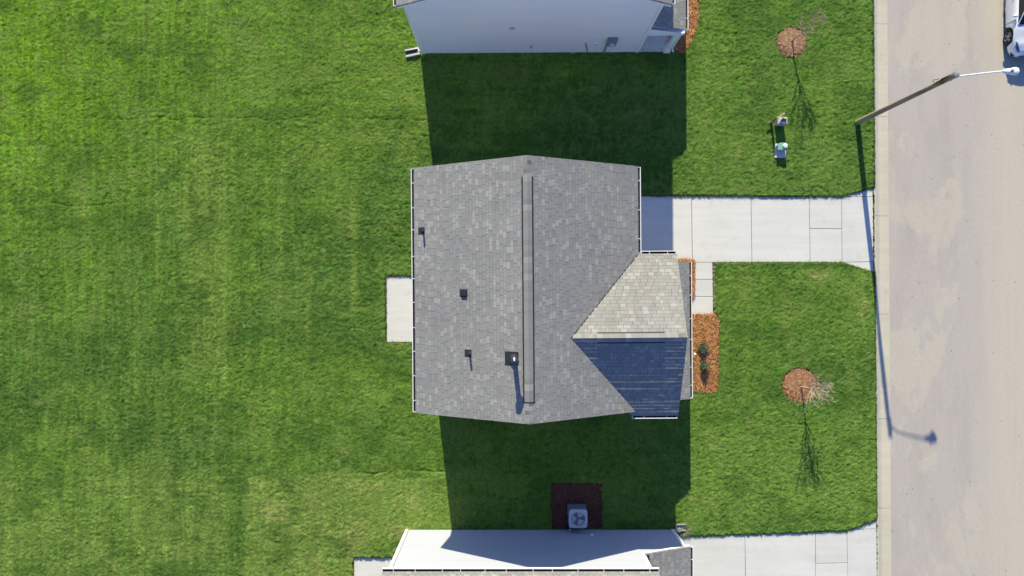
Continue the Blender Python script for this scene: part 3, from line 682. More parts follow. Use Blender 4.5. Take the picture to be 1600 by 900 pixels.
# porch roof strip along the front, door, posts, garage door
pz0, pz1, pxo = .077*H, .077*H+.62, 256
def porch_roof(parent, Af, gx0, gx1, gy0, gy1, z1, z0, glen=True):
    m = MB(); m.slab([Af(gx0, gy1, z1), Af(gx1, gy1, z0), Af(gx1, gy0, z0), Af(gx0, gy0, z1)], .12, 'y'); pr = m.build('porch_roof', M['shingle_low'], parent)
    rake(parent, [Af(gx0, gy1, z1), Af(gx1, gy1, z0)]); rake(parent, [Af(gx1, gy0, z0), Af(gx0, gy0, z1)]); gutter(parent, Af(gx1, gy0+1, z0-.03), Af(gx1, gy1-1, z0-.03), (1, 0), hang=.9); return pr
porch_roof(r, A, bw, pxo, -37, 162, pz1, pz0)
m = MB(); q0 = A(bw, 160); q1 = A(250, -34); m.box(q0.x, q0.y, 0, q1.x, q1.y, .11); m.build('porch_floor', M['conc'], r)
for gy in (-30, 62, 155):
    q = A(248, gy); m = MB(); m.box(q.x-.09, q.y-.09, .11, q.x+.09, q.y+.09, pz0-.12); m.box(q.x-.12, q.y-.12, .11, q.x+.12, q.y+.12, .25); m.build('porch_post', M['trim'], r, bevel=.01)
m = MB(); q0 = A(245, 158); q1 = A(251, -33); m.box(q0.x, q0.y, pz0-.30, q1.x, q1.y, pz0-.10); m.build('porch_beam', M['trim'], r)
q = A(wx1, -91); m = MB(); m.box(q.x+.002, q.y-1.32, 0, q.x+.05, q.y+1.32, 2.2)
gd = m.build('garage_door', M['garage'], r); m = MB()
for k in range(4):
    for j in range(4): m.box(q.x+.05, q.y-1.2+j*.62, .12+k*.54, q.x+.062, q.y-1.2+j*.62+.5, .12+k*.54+.38)
m.build('door_panel', M['garage'], gd)
q = A(bw, 28); m = MB(); m.box(q.x+.002, q.y-.46, .11, q.x+.06, q.y+.46, 2.15); fd = m.build('door', M['door'], r); m = MB(); m.lathe((q.x+.06, q.y+.36, 1.05), [(0, .05), (.035, .045), (.035, .02), (.015, .0)], 12, 'X'); m.build('handle', M['galv'], fd)
for gy, z in ((100, 1.0), (20, 3.7), (100, 3.7)): window(r, A(bw, gy, z), .9, 1.45, 'y', 1)
window(r, A(wx1, -95, 3.7), 1.2, 1.4, 'y', 1)
for gy, z in ((-100, 3.7), (-20, 3.7), (90, 3.7), (110, .9)): window(r, A(wx0, gy, z), .9, 1.4, 'y', -1)
q = A(wx0, 30); m = MB(); m.box(q.x-.05, q.y-.9, .05, q.x-.002, q.y+.9, 2.1); sd = m.build('patio_door', M['glass'], r); m = MB()
for u in (-.9, -.03, .84): m.box(q.x-.07, q.y+u, .05, q.x-.05, q.y+u+.06, 2.1)
m.build('frame', M['trim'], sd)
def downspout(parent, pts, nm='downspout'):
    m = MB()
    for a, b in zip(pts[:-1], pts[1:]): m.tube(a, b, .045, .045, 4)
    return m.build(nm, M['gutter'], parent)
downspout(r, [A(ex0-2, 150, ZE-.14), A(wx0-2, 150, ZE-.5), A(wx0-2, 150, .15), A(wx0-10, 150, .06)])
downspout(r, [A(163, by1+2, ZE-.14), A(164, 160, ZE-.5), A(164, 160, .1)])
for gx, gy in ((wx0, wy0), (wx0, wy1), (wx1, wy0), (bw, 158)):
    q = A(gx, gy); m = MB(); m.box(q.x-.05, q.y-.05, 0, q.x+.05, q.y+.05, ZE-.2); m.build('corner_board', M['trim'], r)
# roof fittings
def on_roof(X, Y):
    "pixel on the main roof -> local point on its surface"
    z = 6.5
    for _ in range(12):
        g = ((X-800)*(1-z/H), (Y-450)*(1-z/H)); z = ZE + p*min(g[0]-ex0, ex1-g[0])/S
    return A(g[0], g[1], z), (1 if g[0] < rx else -1)
def vent_pipe(X, Y, hgt, rad, cap=False):
    q, sg = on_roof(X, Y); m = MB(); m.tube(q+Vector((0,0,-.05)), q+Vector((0,0,hgt)), rad, rad, 14)
    o = m.build('vent_pipe', M['black'] if not cap else M['flash'], r, smooth=True)
    f = MB(); s_ = .13 if not cap else .24; c = Vector((-.07*sg if not cap else -.10, .02, 0)); zz = lambda dx: p*dx*sg
    P = [(-s_, -s_), (s_, -s_), (s_, s_), (-s_, s_)]
    f.slab([q+Vector((dx+c.x, dy+c.y, zz(dx+c.x)+.012)) for dx, dy in P], .012); f.build('flashing', M['flash'], o)
    f = MB(); f.lathe(q+Vector((0,0,-.03)), [(rad*2.3, 0), (rad*1.25, rad*1.6+.03), (rad*1.08, rad*1.7+.03)], 16); f.build('collar', M['flash'], o, smooth=True)
    if cap:
        f = MB(); f.lathe(q+Vector((0,0,hgt-.02)), [(rad*.9, 0), (rad*.9, .03), (rad*1.75, .03), (rad*1.80, .07), (rad*1.75, .17), (rad*1.4, .19), (rad*.7, .25), (0, .27)], 20)
        f.build('rain_cap', plain('dark_cap_metal', (.07,.075,.09), .28, metal=.6), o, smooth=True)
    return o
vent_pipe(662, 360, .34, .04); vent_pipe(733.5, 552, .34, .04); vent_pipe(803, 561, .85, .085, True)
q, sg = on_roof(724, 457); m = MB(); m.slab([q+Vector((dx, dy, p*dx+.10)) for dx, dy in ((-.10,-.11),(.12,-.11),(.12,.11),(-.10,.11))], .12); bv = m.build('box_vent', M['black'], r, bevel=.015)
m = MB(); m.slab([q+Vector((dx, dy, p*dx+.012)) for dx, dy in ((-.14,-.14),(.15,-.14),(.15,.14),(-.14,.14))], .012); m.build('flashing', M['flash'], bv)

# ---- north (top) house ------------------------------------------------------------------------
h = House(27, -520, .35, 'house at the top edge with an electric meter on its pale shaded wall'); r = h.root; A = h.L
wx0, wx1, wy0, wy1 = -140, 195, -677, -367; ex0, ex1, rx = -150.5, 206, 27.5; p = .0741*H/((163.5-19)/S); zr = ZE + p*(ex1-rx)/S; ey0, ey1 = -681, -364.5
a = A(wx0, wy1); b = A(wx1, wy0); zt = lambda gx: ZE + p*min(gx-ex0, ex1-gx)/S - TH - .02
mb = MB(); prism_y([(a.x, 0), (b.x, 0), (b.x, zt(wx1)), ((rx-h.cx)/S, zr-TH-.02), (a.x, zt(wx0))], a.y, b.y, mb); mb.build('wall', M['siding_grey'], r)
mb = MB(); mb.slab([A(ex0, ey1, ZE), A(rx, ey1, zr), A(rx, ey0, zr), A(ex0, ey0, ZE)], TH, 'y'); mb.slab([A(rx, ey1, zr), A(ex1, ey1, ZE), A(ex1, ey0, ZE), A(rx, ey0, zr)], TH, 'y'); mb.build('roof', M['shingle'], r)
ridge_caps(r, A(rx, ey0+1, zr), A(rx, ey1-1, zr), p, 'y')
rake(r, [A(ex0, ey1, ZE), A(rx, ey1, zr), A(ex1, ey1, ZE)]); rake(r, [A(ex1, ey0, ZE), A(rx, ey0, zr), A(ex0, ey0, ZE)])
gutter(r, A(ex0, ey1-1, ZE-.03), A(ex0, ey0+1, ZE-.03), (-1, 0)); gutter(r, A(ex1, ey0+1, ZE-.03), A(ex1, ey1-1, ZE-.03), (1, 0))
def board(gx0, gx1, gy0, gy1, z0, z1, nm, mat='trim', par=None, bev=.006):
    a = A(gx0, gy1); b = A(gx1, gy0); m = MB(); m.box(min(a.x, b.x), min(a.y, b.y), z0, max(a.x, b.x), max(a.y, b.y), z1); return m.build(nm, M[mat], par or r, bevel=bev)
board(-141.2, -135, -367, -365.9, 0, ZE+.1, 'corner_board'); board(-141.2, -140, -373, -367.2, 0, ZE, 'corner_board')
# boxed eave return at the west corner
board(-150, -137, -367.5, -365.6, ZE-.22, ZE-.02, 'eave_return')
board(196.2, 206, -367.5, -365.6, ZE-.22, ZE-.02, 'eave_return')
board(192, 196.2, -367, -365.9, 0, ZE+.1, 'corner_board')
porch_roof(r, A, 195, 250, -660, -371, pz1, pz0)
board(191, 197, -371, -367.2, .0, 2.55, 'porch_post'); board(236, 243, -372, -366, .08, 2.30, 'porch_post', bev=.01); board(234.5, 244.5, -373, -364.5, .08, .30, 'post_base', bev=.01)
board(190, 248, -371.5, -365.5, 2.30, 2.56, 'porch_beam'); board(239, 247, -655, -373, 2.28, 2.46, 'porch_beam')
m = MB(); m.face([A(195, -366.4, 2.56), A(249, -366.4, 2.5), A(249, -366.4, pz0-.10), A(195, -366.4, pz1-.14)]); m.face([A(195, -371, 2.56), A(195, -371, pz1-.14), A(249, -371, pz0-.10), A(249, -371, 2.5)])
m.face([A(195, -366.4, 2.56), A(195, -371, 2.56), A(249, -371, 2.5), A(249, -366.4, 2.5)]); m.build('porch_gable', M['siding_grey'], r)
board(195, 245, -655, -367, 0, .08, 'porch_floor', 'conc'); board(236, 243, -520, -513, .08, 2.3, 'porch_post')
for gx, z in ((60, 3.6), (120, 3.6)): pass
for gy, z in ((-430, 3.8), (-520, 3.8), (-600, 3.8)): window(r, A(195, gy, z), .9, 1.4, 'y', 1); window(r, A(-140, gy, z), .9, 1.4, 'y', -1)
q = A(195, -440); m = MB(); m.box(q.x+.002, q.y-.46, .08, q.x+.06, q.y+.46, 2.1); fd = m.build('door', M['door'], r); m = MB(); m.lathe((q.x+.06, q.y+.36, 1.05), [(0, .05), (.035, .045), (.035, .02), (.015, .0)], 12, 'X'); m.build('handle', M['galv'], fd)
# wall fittings, placed on the wall plane from their pixel
def wall_pt(X, Y, gy=-367.0):
    k = gy/(Y-450); return (X-800)*k, (1-k)*H
def fitting(X, Y, w, hh, d, nm, mat, bev=.01):
    gx, z = wall_pt(X, Y); q = A(gx, -367, z); m = MB(); m.box(q.x-w/2, q.y-d, q.z-hh/2, q.x+w/2, q.y-.001, q.z+hh/2); return m.build(nm, M[mat], r, bevel=bev), q
o, q = fitting(799, 45.5, .21, .26, .13, 'wall_vent', 'trim'); m = MB(); m.box(q.x-.12, q.y-.02, q.z+.14, q.x+.12, q.y-.001, q.z+.20); m.build('vent_hood', M['greybox'], o)
o, q = fitting(955, 63.5, .42, .78, .15, 'electric_meter', 'greybox', .015)
m = MB(); m.lathe((q.x+.02, q.y-.15, q.z-.10), [(.12, 0), (.12, .0), (.10, -.07), (.07, -.10), (0, -.11)], 18, 'Y'); m.build('meter_dial', M['galv'], o, smooth=True)
m = MB(); m.tube((q.x-.16, q.y-.07, q.z-.35), (q.x-.16, q.y-.07, 0), .04, .04, 8); m.build('conduit', M['greybox'], o)
gx, z = wall_pt(930.5, 68.5); q = A(gx, -367, z); m = MB(); m.lathe((q.x, q.y-.001, q.z), [(0, -.03), (.07, -.03), (.07, -.06), (.13, -.05), (.14, 0)], 18, 'Y'); dv = m.build('dryer_vent', M['trim'], r, smooth=True)
m = MB(); m.lathe((q.x, q.y-.035, q.z), [(0, -.012), (.068, -.012)], 16, 'Y'); m.build('vent_opening', M['greybox'], dv)
g0 = wall_pt(914.5, 67); g1 = wall_pt(915, 71.5); m = MB(); m.tube(A(g0[0], -366, g0[1]), A(g1[0], -366, g1[1]), .018, .018, 6); m.tube(A(g1[0], -366, g1[1]), A(g1[0]+7, -361, .02), .018, .018, 6); m.build('drain_hose', M['black'], r)
g0 = wall_pt(896, 74); m = MB(); m.tube(A(g0[0], -366, g0[1]), A(g0[0], -366, .02), .02, .02, 6); m.build('drain_pipe', M['trim'], r)
g0 = wall_pt(829, 72); q = A(g0[0], -367, g0[1]); m = MB(); m.box(q.x-.03, q.y-.08, q.z-.05, q.x+.03, q.y, q.z+.05); m.build('hose_tap', M['greybox'], r)
downspout(r, [A(ex0-3, -370, ZE-.14), A(-143, -370, ZE-.45), A(-143, -370, .22), A(-147, -369, .12)])
downspout(r, [A(253, -375, pz0-.14), A(249, -371, 2.2), A(247, -369.5, 2.1), A(247, -369.5, .3), A(250, -366, .15)])

# ---- south (bottom) house ---------------------------------------------------------------------
h = House(10, 520, .0, 'house at the bottom edge of the photo with bright white siding and a long gutter'); r = h.root; A = h.L
wx0, wx1, wy0, wy1 = -165, 187, 377, 650; ey0, ey1 = 366.5, 660.5; ry = 513.5; p = .0741*H/((163.5-19)/S); zr = ZE + p*(ry-ey0)/S; ex0, ex1 = -167.5, 190
yS = A(0, wy1).y; yN = A(0, wy0).y; mb = MB(); zt_ = ZE + p*(wy0-ey0)/S - TH - .02
prism_x([(yS, 0), (yN, 0), (yN, zt_), (A(0, ry).y, zr-TH-.02), (yS, zt_)], A(wx0, 0).x, A(wx1, 0).x, mb); mb.build('wall', M['siding_white'], r)
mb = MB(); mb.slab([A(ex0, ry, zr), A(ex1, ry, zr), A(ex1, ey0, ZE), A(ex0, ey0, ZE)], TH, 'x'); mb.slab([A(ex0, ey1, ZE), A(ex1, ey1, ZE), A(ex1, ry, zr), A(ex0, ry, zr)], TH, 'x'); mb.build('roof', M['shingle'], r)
gutter(r, A(ex1, ey0, ZE-.03), A(ex0, ey0, ZE-.03), (0, 1), w=.135); gutter(r, A(ex0, ey1, ZE-.03), A(ex1, ey1, ZE-.03), (0, -1))
rake(r, [A(ex0, ey0, ZE), A(ex0, ry, zr), A(ex0, ey1, ZE)]); rake(r, [A(ex1, ey1, ZE), A(ex1, ry, zr), A(ex1, ey0, ZE)])
board(-166, -161.5, 375.8, 377, 0, ZE-.1, 'corner_board'); board(-166, -165, 377.2, 382, 0, ZE-.1, 'corner_board')
# thin dark gap beside the west corner board
board(-161.4, -160.7, 376.6, 377, 0, ZE-.15, 'trim_channel', 'greybox', bev=0)
board(184, 188.4, 375.8, 377, 3.05, ZE-.1, 'corner_board'); board(187.1, 188.4, 377.2, 382, 3.35, ZE-.1, 'corner_board')
# single-storey front part
m = MB(); a = A(187.05, 650); b = A(252, 377.0); prism_y([(a.x, 0), (b.x, 0), (b.x, pz0-.13), (a.x, pz1+.02)], a.y, b.y, m); m.build('front_wall', M['siding_white'], r)
board(247.5, 253.2, 375.8, 376.9, 0, pz0-.16, 'corner_board'); board(252.05, 253.2, 377.2, 382, 0, pz0-.16, 'corner_board')
pzi = pz0 + .86; m = MB(); m.slab([A(187.2, 655, pzi), A(258, 655, pz0), A(258, 373.2, pz0), A(187.2, 373.2, pzi)], .12, 'y'); m.build('porch_roof', M['shingle_low'], r)
rake(r, [A(258, 373.2, pz0), A(187.2, 373.2, pzi)]); gutter(r, A(258, 374, pz0-.03), A(258, 654, pz0-.03), (1, 0))
q = A(190.5, 380, pzi); m = MB(); m.slab([A(188.5, 385.5, pzi+.03), A(193.5, 385.5, pzi-.03), A(192.5, 374.5, pzi-.02), A(188.5, 374.5, pzi+.03)], .03); m.build('shade_patch', M['black'], r)  # black slab standing in for a patch of shade beside the corner board
m = MB(); q = A(28+100+26, 377); 
gx, z = (125*377/386, (1-377/386)*H); q = A(gx, 377, .75); m = MB(); m.lathe((q.x, q.y+.001, q.z), [(0, .04), (.05, .05), (.075, .02), (.08, 0)], 14, 'Y'); m.build('wall_vent', M['trim'], r, smooth=True)
m = MB(); q = A(252, 520); m.box(q.x+.002, q.y-2.4, 0, q.x+.05, q.y+2.4, 2.15); m.build('garage_door', M['garage'], r)
for gx in (-100, 20, 120): window(r, A(gx, 650, 3.7), .9, 1.4, 'x', -1)
for gy in (440, 560): window(r, A(-165, gy, 3.7), .9, 1.4, 'y', -1)

# ------------------------------------------------------------------ air conditioner
c = W(901, 802); ac = empty('air_conditioner', (c.x, c.y, 0)); tag(ac, 'square grey air conditioner with round fan on dark mulch by the bottom house', 'air conditioner')
hw = .40; zt = .80
m = MB(); m.box(-hw-.03, -hw-.03, -.02, hw+.03, hw+.03, .05); m.build('pad', M['greybox'], ac, bevel=.01)
m = MB(); m.box(-hw, -hw, .05, hw, hw, zt-.125)
for k in range(16):
    zz = .1+k*.04
    m.box(-hw-.006, -hw+.04, zz, hw+.006, hw-.04, zz+.018); m.box(-hw+.04, -hw-.006, zz, hw-.04, hw+.006, zz+.018)
m.build('cabinet', M['greybox'], ac)
def rsq(hw_, cr, n=8):
    out = []
    for k in range(48):
        a = 2*math.pi*k/48; c_, s_ = math.cos(a), math.sin(a); q = (abs(c_)**7+abs(s_)**7)**(-1/7); out.append((hw_*c_*q, hw_*s_*q))
    return out
outer = rsq(hw+.015, .08); n = len(outer); rf = .31
inner = [(rf*math.cos(math.atan2(y, x)), rf*math.sin(math.atan2(y, x))) for x, y in outer]; m = MB()
for k in range(n):
    j = (k+1) % n; o0, o1, i0, i1 = outer[k], outer[j], inner[k], inner[j]
    m.face([(*o0, zt), (*o1, zt), (*i1, zt+.015), (*i0, zt+.015)]); m.face([(*o0, zt-.13), (*o1, zt-.13), (*o1, zt), (*o0, zt)]); m.face([(*i0, zt+.015), (*i1, zt+.015), (*i1, zt-.12), (*i0, zt-.12)])
m.build('top_panel', plain('ac_top_enamel', (.55, .58, .62), .45, var=.04), ac)
m = MB(); m.lathe((0, 0, zt-.078), [(0, 0), (rf, 0)], 28); m.build('fan_well', M['greybox'], ac)
for k in range(3):
    a0 = R(120*k+150); m = MB(); pts = []
    for t in range(7): a = a0+R(70)*t/6; pts.append((rf*.93*math.cos(a), rf*.93*math.sin(a), zt-.03-.035*(t/6)))
    i0 = [(.05*math.cos(a0+R(58)*t/6), .05*math.sin(a0+R(58)*t/6), zt-.06-.02*(t/6)) for t in range(7)]   # blade root
    for t in range(6): m.face([i0[t], pts[t], pts[t+1], i0[t+1]])
    m.build('fan_blade', M['blade_metal'], ac)
m = MB(); m.lathe((0, 0, zt-.08), [(.07, 0), (.07, .05), (0, .06)], 16); m.build('fan_hub', M['greybox'], ac, smooth=True)
m = MB()
for rr in (.09, .15, .21, .27):
    for k in range(28): a = 2*math.pi*k/28; b = 2*math.pi*(k+1)/28; m.tube((rr*math.cos(a), rr*math.sin(a), zt+.02), (rr*math.cos(b), rr*math.sin(b), zt+.02), .002, .002, 4, False)
for k in range(8): a = math.pi*k/4; m.tube((.05*math.cos(a), .05*math.sin(a), zt+.02), (rf*math.cos(a), rf*math.sin(a), zt+.015), .003, .003, 4, False)
m.build('fan_grille', M['greybox'], ac)
m = MB(); q0 = W(886.5, 808); P = [W(887, 806, .25), W(885.5, 815, .10), W(884.5, 822, .06), W(887, 826, .12), W(889, 826.6, .55)]
for a, b in zip(P[:-1], P[1:]): m.tube(a-ac.location, b-ac.location, .028, .028, 8)
m.tube(P[-2]-ac.location, W(882, 826.4, .42)-ac.location, .015, .015, 6); m.tube(W(886, 826.4, .45)-ac.location, W(895, 826.4, .38)-ac.location, .015, .015, 6)
m.build('refrigerant_line', M['black'], ac)
m = MB(); q = W(890.5, 829, .5)-ac.location; m.box(q.x-.04, q.y-.0, .28, q.x+.04, q.y+.10, .60); m.build('disconnect_box', M['galv'], ac, bevel=.008)

# ------------------------------------------------------------------ street lamp
b = W(1338, 192); lamp = empty('street_lamp', (b.x, b.y, 0)); tag(lamp, 'tall wooden street lamp pole with a white arm and lamp head reaching over the road', 'street lamp')
zp = .226*H; m = MB(); N = 10
for k in range(N): m.tube((0, 0, -.1+(zp+.1)*k/N), (0, 0, -.1+(zp+.1)*(k+1)/N), .125-.035*k/N, .125-.035*(k+1)/N, 16, caps=(k in (0, N-1)))
m.build('pole', M['wood'], lamp, smooth=True)
m = MB(); m.lathe((0, 0, zp-.0), [(.10, -.03), (.10, .012), (.05, .03), (0, .035)], 16); m.build('pole_cap', M['greybox'], lamp, smooth=True)
hd = Vector((601/S, 261/S, .229*H)) - lamp.location; st_ = Vector((.08, 0, zp-.24)); m = MB()
P = [st_, st_+Vector((.25, .0, .14)), st_.lerp(hd, .45)+Vector((0, 0, .10)), hd-Vector((.30, 0, -.02))]
for a_, b_ in zip(P[:-1], P[1:]): m.tube(a_, b_, .028, .026, 10)
m.build('arm', M['trim'], lamp, smooth=True)
m = MB(); m.box(.06, -.06, zp-.42, .12, .06, zp-.1); m.box(-.02, -.13, zp-.35, .02, .13, zp-.32); m.build('bracket', M['galv'], lamp, bevel=.008)
m = MB(); m.tube((-.02, .10, zp-.9), (-.02, .09, zp-.02), .02, .02, 6); m.tube((-.10,.08,zp-1.25), (-.14,.16,zp-1.22), .010, .010, 5); m.tube((-.14,.16,zp-1.22), (-.03,.13,zp-.95), .010, .010, 5); m.build('cable', M['black'], lamp)
# cobra head: tapered shell
m = MB(); prof = [(-.30, .04, .05), (-.24, .075, .06), (-.10, .10, .075), (.03, .115, .085), (.06, .14, .085), (.16, .145, .085), (.24, .12, .07), (.28, .05, .035)]
sec = []
for x, w_, t_ in prof: sec.append([(hd.x+x, hd.y+w_*math.cos(2*math.pi*k/16), hd.z+.01+t_*math.sin(2*math.pi*k/16)) for k in range(16)])
for s0, s1 in zip(sec[:-1], sec[1:]):
    for k in range(16): m.face([s0[k], s0[(k+1) % 16], s1[(k+1) % 16], s1[k]])
m.face(sec[0][::-1]); m.face(sec[-1]); lh = m.build('lamp_head', M['trim'], lamp, smooth=True)
m = MB(); m.lathe((hd.x-.02, hd.y, hd.z+.085), [(.05, 0), (.05, .05), (.03, .07), (0, .07)], 12); m.build('photocell', M['greybox'], lh, smooth=True)
m = MB(); m.lathe((hd.x+.1, hd.y, hd.z-.075), [(.12, 0), (.10, -.05), (0, -.07)], 16); m.build('lens', M['galv'], lh, smooth=True)

# ------------------------------------------------------------------ saplings
def sapling(X, Y, top, label, seed, nbr, bm_, r0=.028, spread=.55):
    b = W(X, Y); root = empty('young_tree', (b.x, b.y, 0)); tag(root, label, 'tree', 'bare saplings in the front lawn'); rr = random.Random(seed)
    T = Vector(top) - root.location; T.z = top[2]; pts = [Vector((0, 0, -.05))]; N = 9
    for k in range(1, N+1):
        t = k/N; pts.append(Vector((T.x*t*t, T.y*t*t, T.z*t)) + Vector((rr.gauss(0, .018), rr.gauss(0, .018), 0))*(1-t*.3))
    m = MB(); rad = lambda t: r0*(1-.82*t)
    for k in range(N): m.tube(pts[k], pts[k+1], rad(k/N), rad((k+1)/N), 8, caps=False)
    m.build('trunk', bm_, root, smooth=True); br = MB()
    def grow(p, d, L, r_, depth):
        n = 4; q = p
        for k in range(n):
            d = (d + Vector((rr.gauss(0, .16), rr.gauss(0, .16), .07+rr.gauss(0, .06)))).normalized(); q2 = q + d*L/n
            br.tube(q, q2, max(r_*(1-.2*k), .0055), max(r_*(1-.2*(k+1)), .005), 5, caps=False)
            if depth > 0 and (k > 0 or rr.random() < .5):
                for _ in range(rr.choice((1, 1, 2))):
                    a = rr.uniform(0, 6.28); side = Vector((math.cos(a), math.sin(a), .3)).normalized(); grow(q2, (d*.75+side*.7).normalized(), L*rr.uniform(.35, .6), r_*(1-.2*k)*.62, depth-1)
            q = q2
    for k in range(nbr):
        t = .38 + .58*(k+.5)/nbr; i = int(t*N); f = t*N-i; p_ = pts[i].lerp(pts[min(i+1, N)], f); a = k*2.4+rr.uniform(-.4, .4)
        d = Vector((math.cos(a)*.8, math.sin(a)*.8, .75+.3*rr.random())).normalized(); grow(p_, d, spread*(1.25-t)*rr.uniform(.85, 1.2)*1.5, rad(t)*.62+.005, 2)
    br.build('crown', bm_, root)
sapling(1236, 66, (450/S, 398/S, 2.3), 'bare young tree in a mulch ring above the utility boxes', 4, 13, M['bark'], .036, .70)
sapling(1250.5, 604, (452/S, -143/S, 2.35), 'bare young tree in a mulch ring right of the shrub bed, low on the lawn', 9, 17, M['bark2'], .036, .76)

# ------------------------------------------------------------------ utility boxes by the lawn
b = W(1216, 193); u = empty('utility_pedestal', (b.x, b.y, 0)); tag(u, 'beige utility pedestal with a pale lid on the lawn beside a wooden stake', 'utility box', 'utility boxes in the front lawn')
m = MB(); m.box(-.20, -.14, 0, .20, .14, .50); m.build('cabinet', plain('pedestal_beige', (.36, .34, .31), .6), u, bevel=.02)
m = MB(); m.box(-.22, -.16, .50, .22, .16, .55); m.box(-.18, -.12, .55, .18, .12, .59); m.build('lid', plain('pedestal_lid', (.48, .48, .47), .5), u, bevel=.02)
m = MB(); m.box(.02, -.02, .59, .14, .08, .63); m.tube((-.1,-.03,.6),(.08,.02,.62),.015,.015,6); m.build('handle', M['flash'], u)
b = W(1217.5, 232); u = empty('utility_pedestal', (b.x, b.y, 0)); tag(u, 'pale green utility pedestal with white cap on a concrete pad', 'utility box', 'utility boxes in the front lawn')
m = MB(); m.box(-.26, -.45, -.05, .26, .20, .14); m.build('pad', M['conc'], u, bevel=.01)
gm = plain('pedestal_green', (.22, .42, .36), .5); m = MB(); m.prism([(-.2,-.14),(.2,-.14),(.2,.10),(.1,.16),(-.1,.16),(-.2,.08)], .05, .40); m.build('cabinet', gm, u, bevel=.02)
m = MB(); m.prism([(-.22,-.16),(.22,-.16),(.22,.12),(.11,.18),(-.11,.18),(-.22,.10)], .40, .45); m.build('lid', gm, u, bevel=.02)
m = MB(); m.lathe((.10, .02, .45), [(.12, 0), (.12, .04), (.09, .09), (0, .11)], 18); m.build('cap', plain('pedestal_cap', (.62, .72, .70), .5), u, smooth=True)
b = W(1204, 192); u = empty('wooden_stake', (b.x, b.y, 0)); tag(u, 'weathered wooden stake with a crosspiece standing against the grey utility pedestal', 'stake')
m = MB(); m.box(-.045, -.045, -.1, .045, .045, .92, .3); m.build('post', M['wood'], u)
m = MB(); m.box(-.24, -.03, .24, .05, .0, .31, .25); m.build('crosspiece', M['wood'], u)
m = MB(); m.slab([Vector((.045,.0,.88)), Vector((.40,.26,.72)), Vector((.36,.33,.72)), Vector((.0,.07,.88))], .06); m.build('brace', M['wood'], u)

# ------------------------------------------------------------------ shrubs, ornamental grass, small things
def shrub(X, Y, rad, hgt, n, label, seed):
    b = W(X, Y); root = empty('shrub', (b.x, b.y, 0)); tag(root, label, 'shrub', 'small shrubs in the pine straw bed'); rr = random.Random(seed); st = MB(); lv = MB()
    for k in range(22):
        a = rr.uniform(0, 6.28); t = rr.uniform(.1, .95); e = Vector((rad*t*math.cos(a), rad*t*math.sin(a), hgt*(1.15-.6*t)*rr.uniform(.7, 1))); st.tube((0, 0, .0), e, .008, .004, 5, False)
        for _ in range(n//22):
            c = (e*rr.uniform(.45, 1.05)) + Vector((rr.gauss(0, .035), rr.gauss(0, .035), rr.gauss(0, .03))); L = rr.uniform(.04, .09); w_ = L*.38
            d = Vector((rr.gauss(0, 1), rr.gauss(0, 1), rr.uniform(-.2, .9))).normalized(); sd = d.cross(Vector((rr.gauss(0, .4), rr.gauss(0, .4), 1))).normalized()*w_/2
            lv.face([c, c+d*L*.5+sd, c+d*L, c+d*L*.5-sd])
    st.build('stem', M['bark'], root); lv.build('foliage', M['leaf'], root)
shrub(1096, 543, .26, .50, 1000, 'small green shrub in the pine straw bed, beside the white pipe cap, nearer the walk', 2)
shrub(1098, 571, .29, .52, 1200, 'small green shrub in the pine straw bed, the one farther from the walk', 3)
b = W(1085, 553); m = MB(); m.lathe((0, 0, 0), [(.062, -.05), (.062, .10), (.055, .115), (.03, .115), (.03, .125), (0, .125)], 16); tag(m.build('cleanout_cap', M['trim'], smooth=True, loc=(b.x, b.y, 0)), 'small round white pipe cap standing in the pine straw beside the front gutter', 'pipe cap')
b = W(1069, 828); root = empty('ornamental_grass', (b.x, b.y, 0)); tag(root, 'spiky pale ornamental grass clump at the corner of the bottom house', 'plant')
def cl(r_): a = r_.uniform(0, 6.28); d = r_.random()*.08; return d*math.cos(a), d*math.sin(a)
rr = random.Random(8); m = MB()
for k in range(150):
    a = rr.uniform(-2.2, 2.2); L = rr.uniform(.22, .46); w_ = .012; u0 = rr.uniform(.5, 1.3); P = []
    for t in (0, .35, .7, 1): P.append(Vector((math.cos(a)*L*t, math.sin(a)*L*t, .02+L*u0*(t-.75*t*t))))
    sd = Vector((-math.sin(a), math.cos(a), 0))
    for j, (q0, q1) in enumerate(zip(P[:-1], P[1:])): m.face([q0-sd*w_*(1-j*.3)/2, q0+sd*w_*(1-j*.3)/2, q1+sd*w_*(.7-j*.3)/2, q1-sd*w_*(.7-j*.3)/2])
m.build('blades', M['blade'], root)
b = W(1058, 823); root = empty('splash_block', (b.x, b.y, 0)); tag(root, 'dark grey splash block beside the ornamental grass at the bottom house corner', 'splash block', 'splash blocks under the downspouts')
m = MB(); m.box(-.10, -.16, -.02, .38, .16, .10); m.box(-.10, -.16, .10, .38, -.12, .17); m.box(-.10, .12, .10, .38, .16, .17); m.box(-.10, -.12, .10, -.06, .12, .17); m.build('trough', M['greybox'], root, bevel=.01)
m = MB(); m.tube((-.05, 0, .35), (.08, 0, .20), .045, .045, 4); m.tube((-.05, 0, .35), (-.05, 0, .7), .045, .045, 4); m.build('spout_end', M['galv'], root)
b = W(646, 83); root = empty('splash_block', (b.x, b.y, 0), R(12)); tag(root, 'pale splash block at the lower left corner of the top house', 'splash block', 'splash blocks under the downspouts')
m = MB(); m.box(-.36, -.17, -.02, .30, .17, .10); m.box(-.36, -.17, .10, .30, -.09, .18); m.box(-.36, .11, .10, .30, .17, .18); m.box(.24, -.09, .10, .30, .11, .18); m.build('trough', M['conc'], root, bevel=.012)
m = MB(); m.box(-.34, -.088, .102, .235, .108, .115); m.build('channel', M['black'], root)
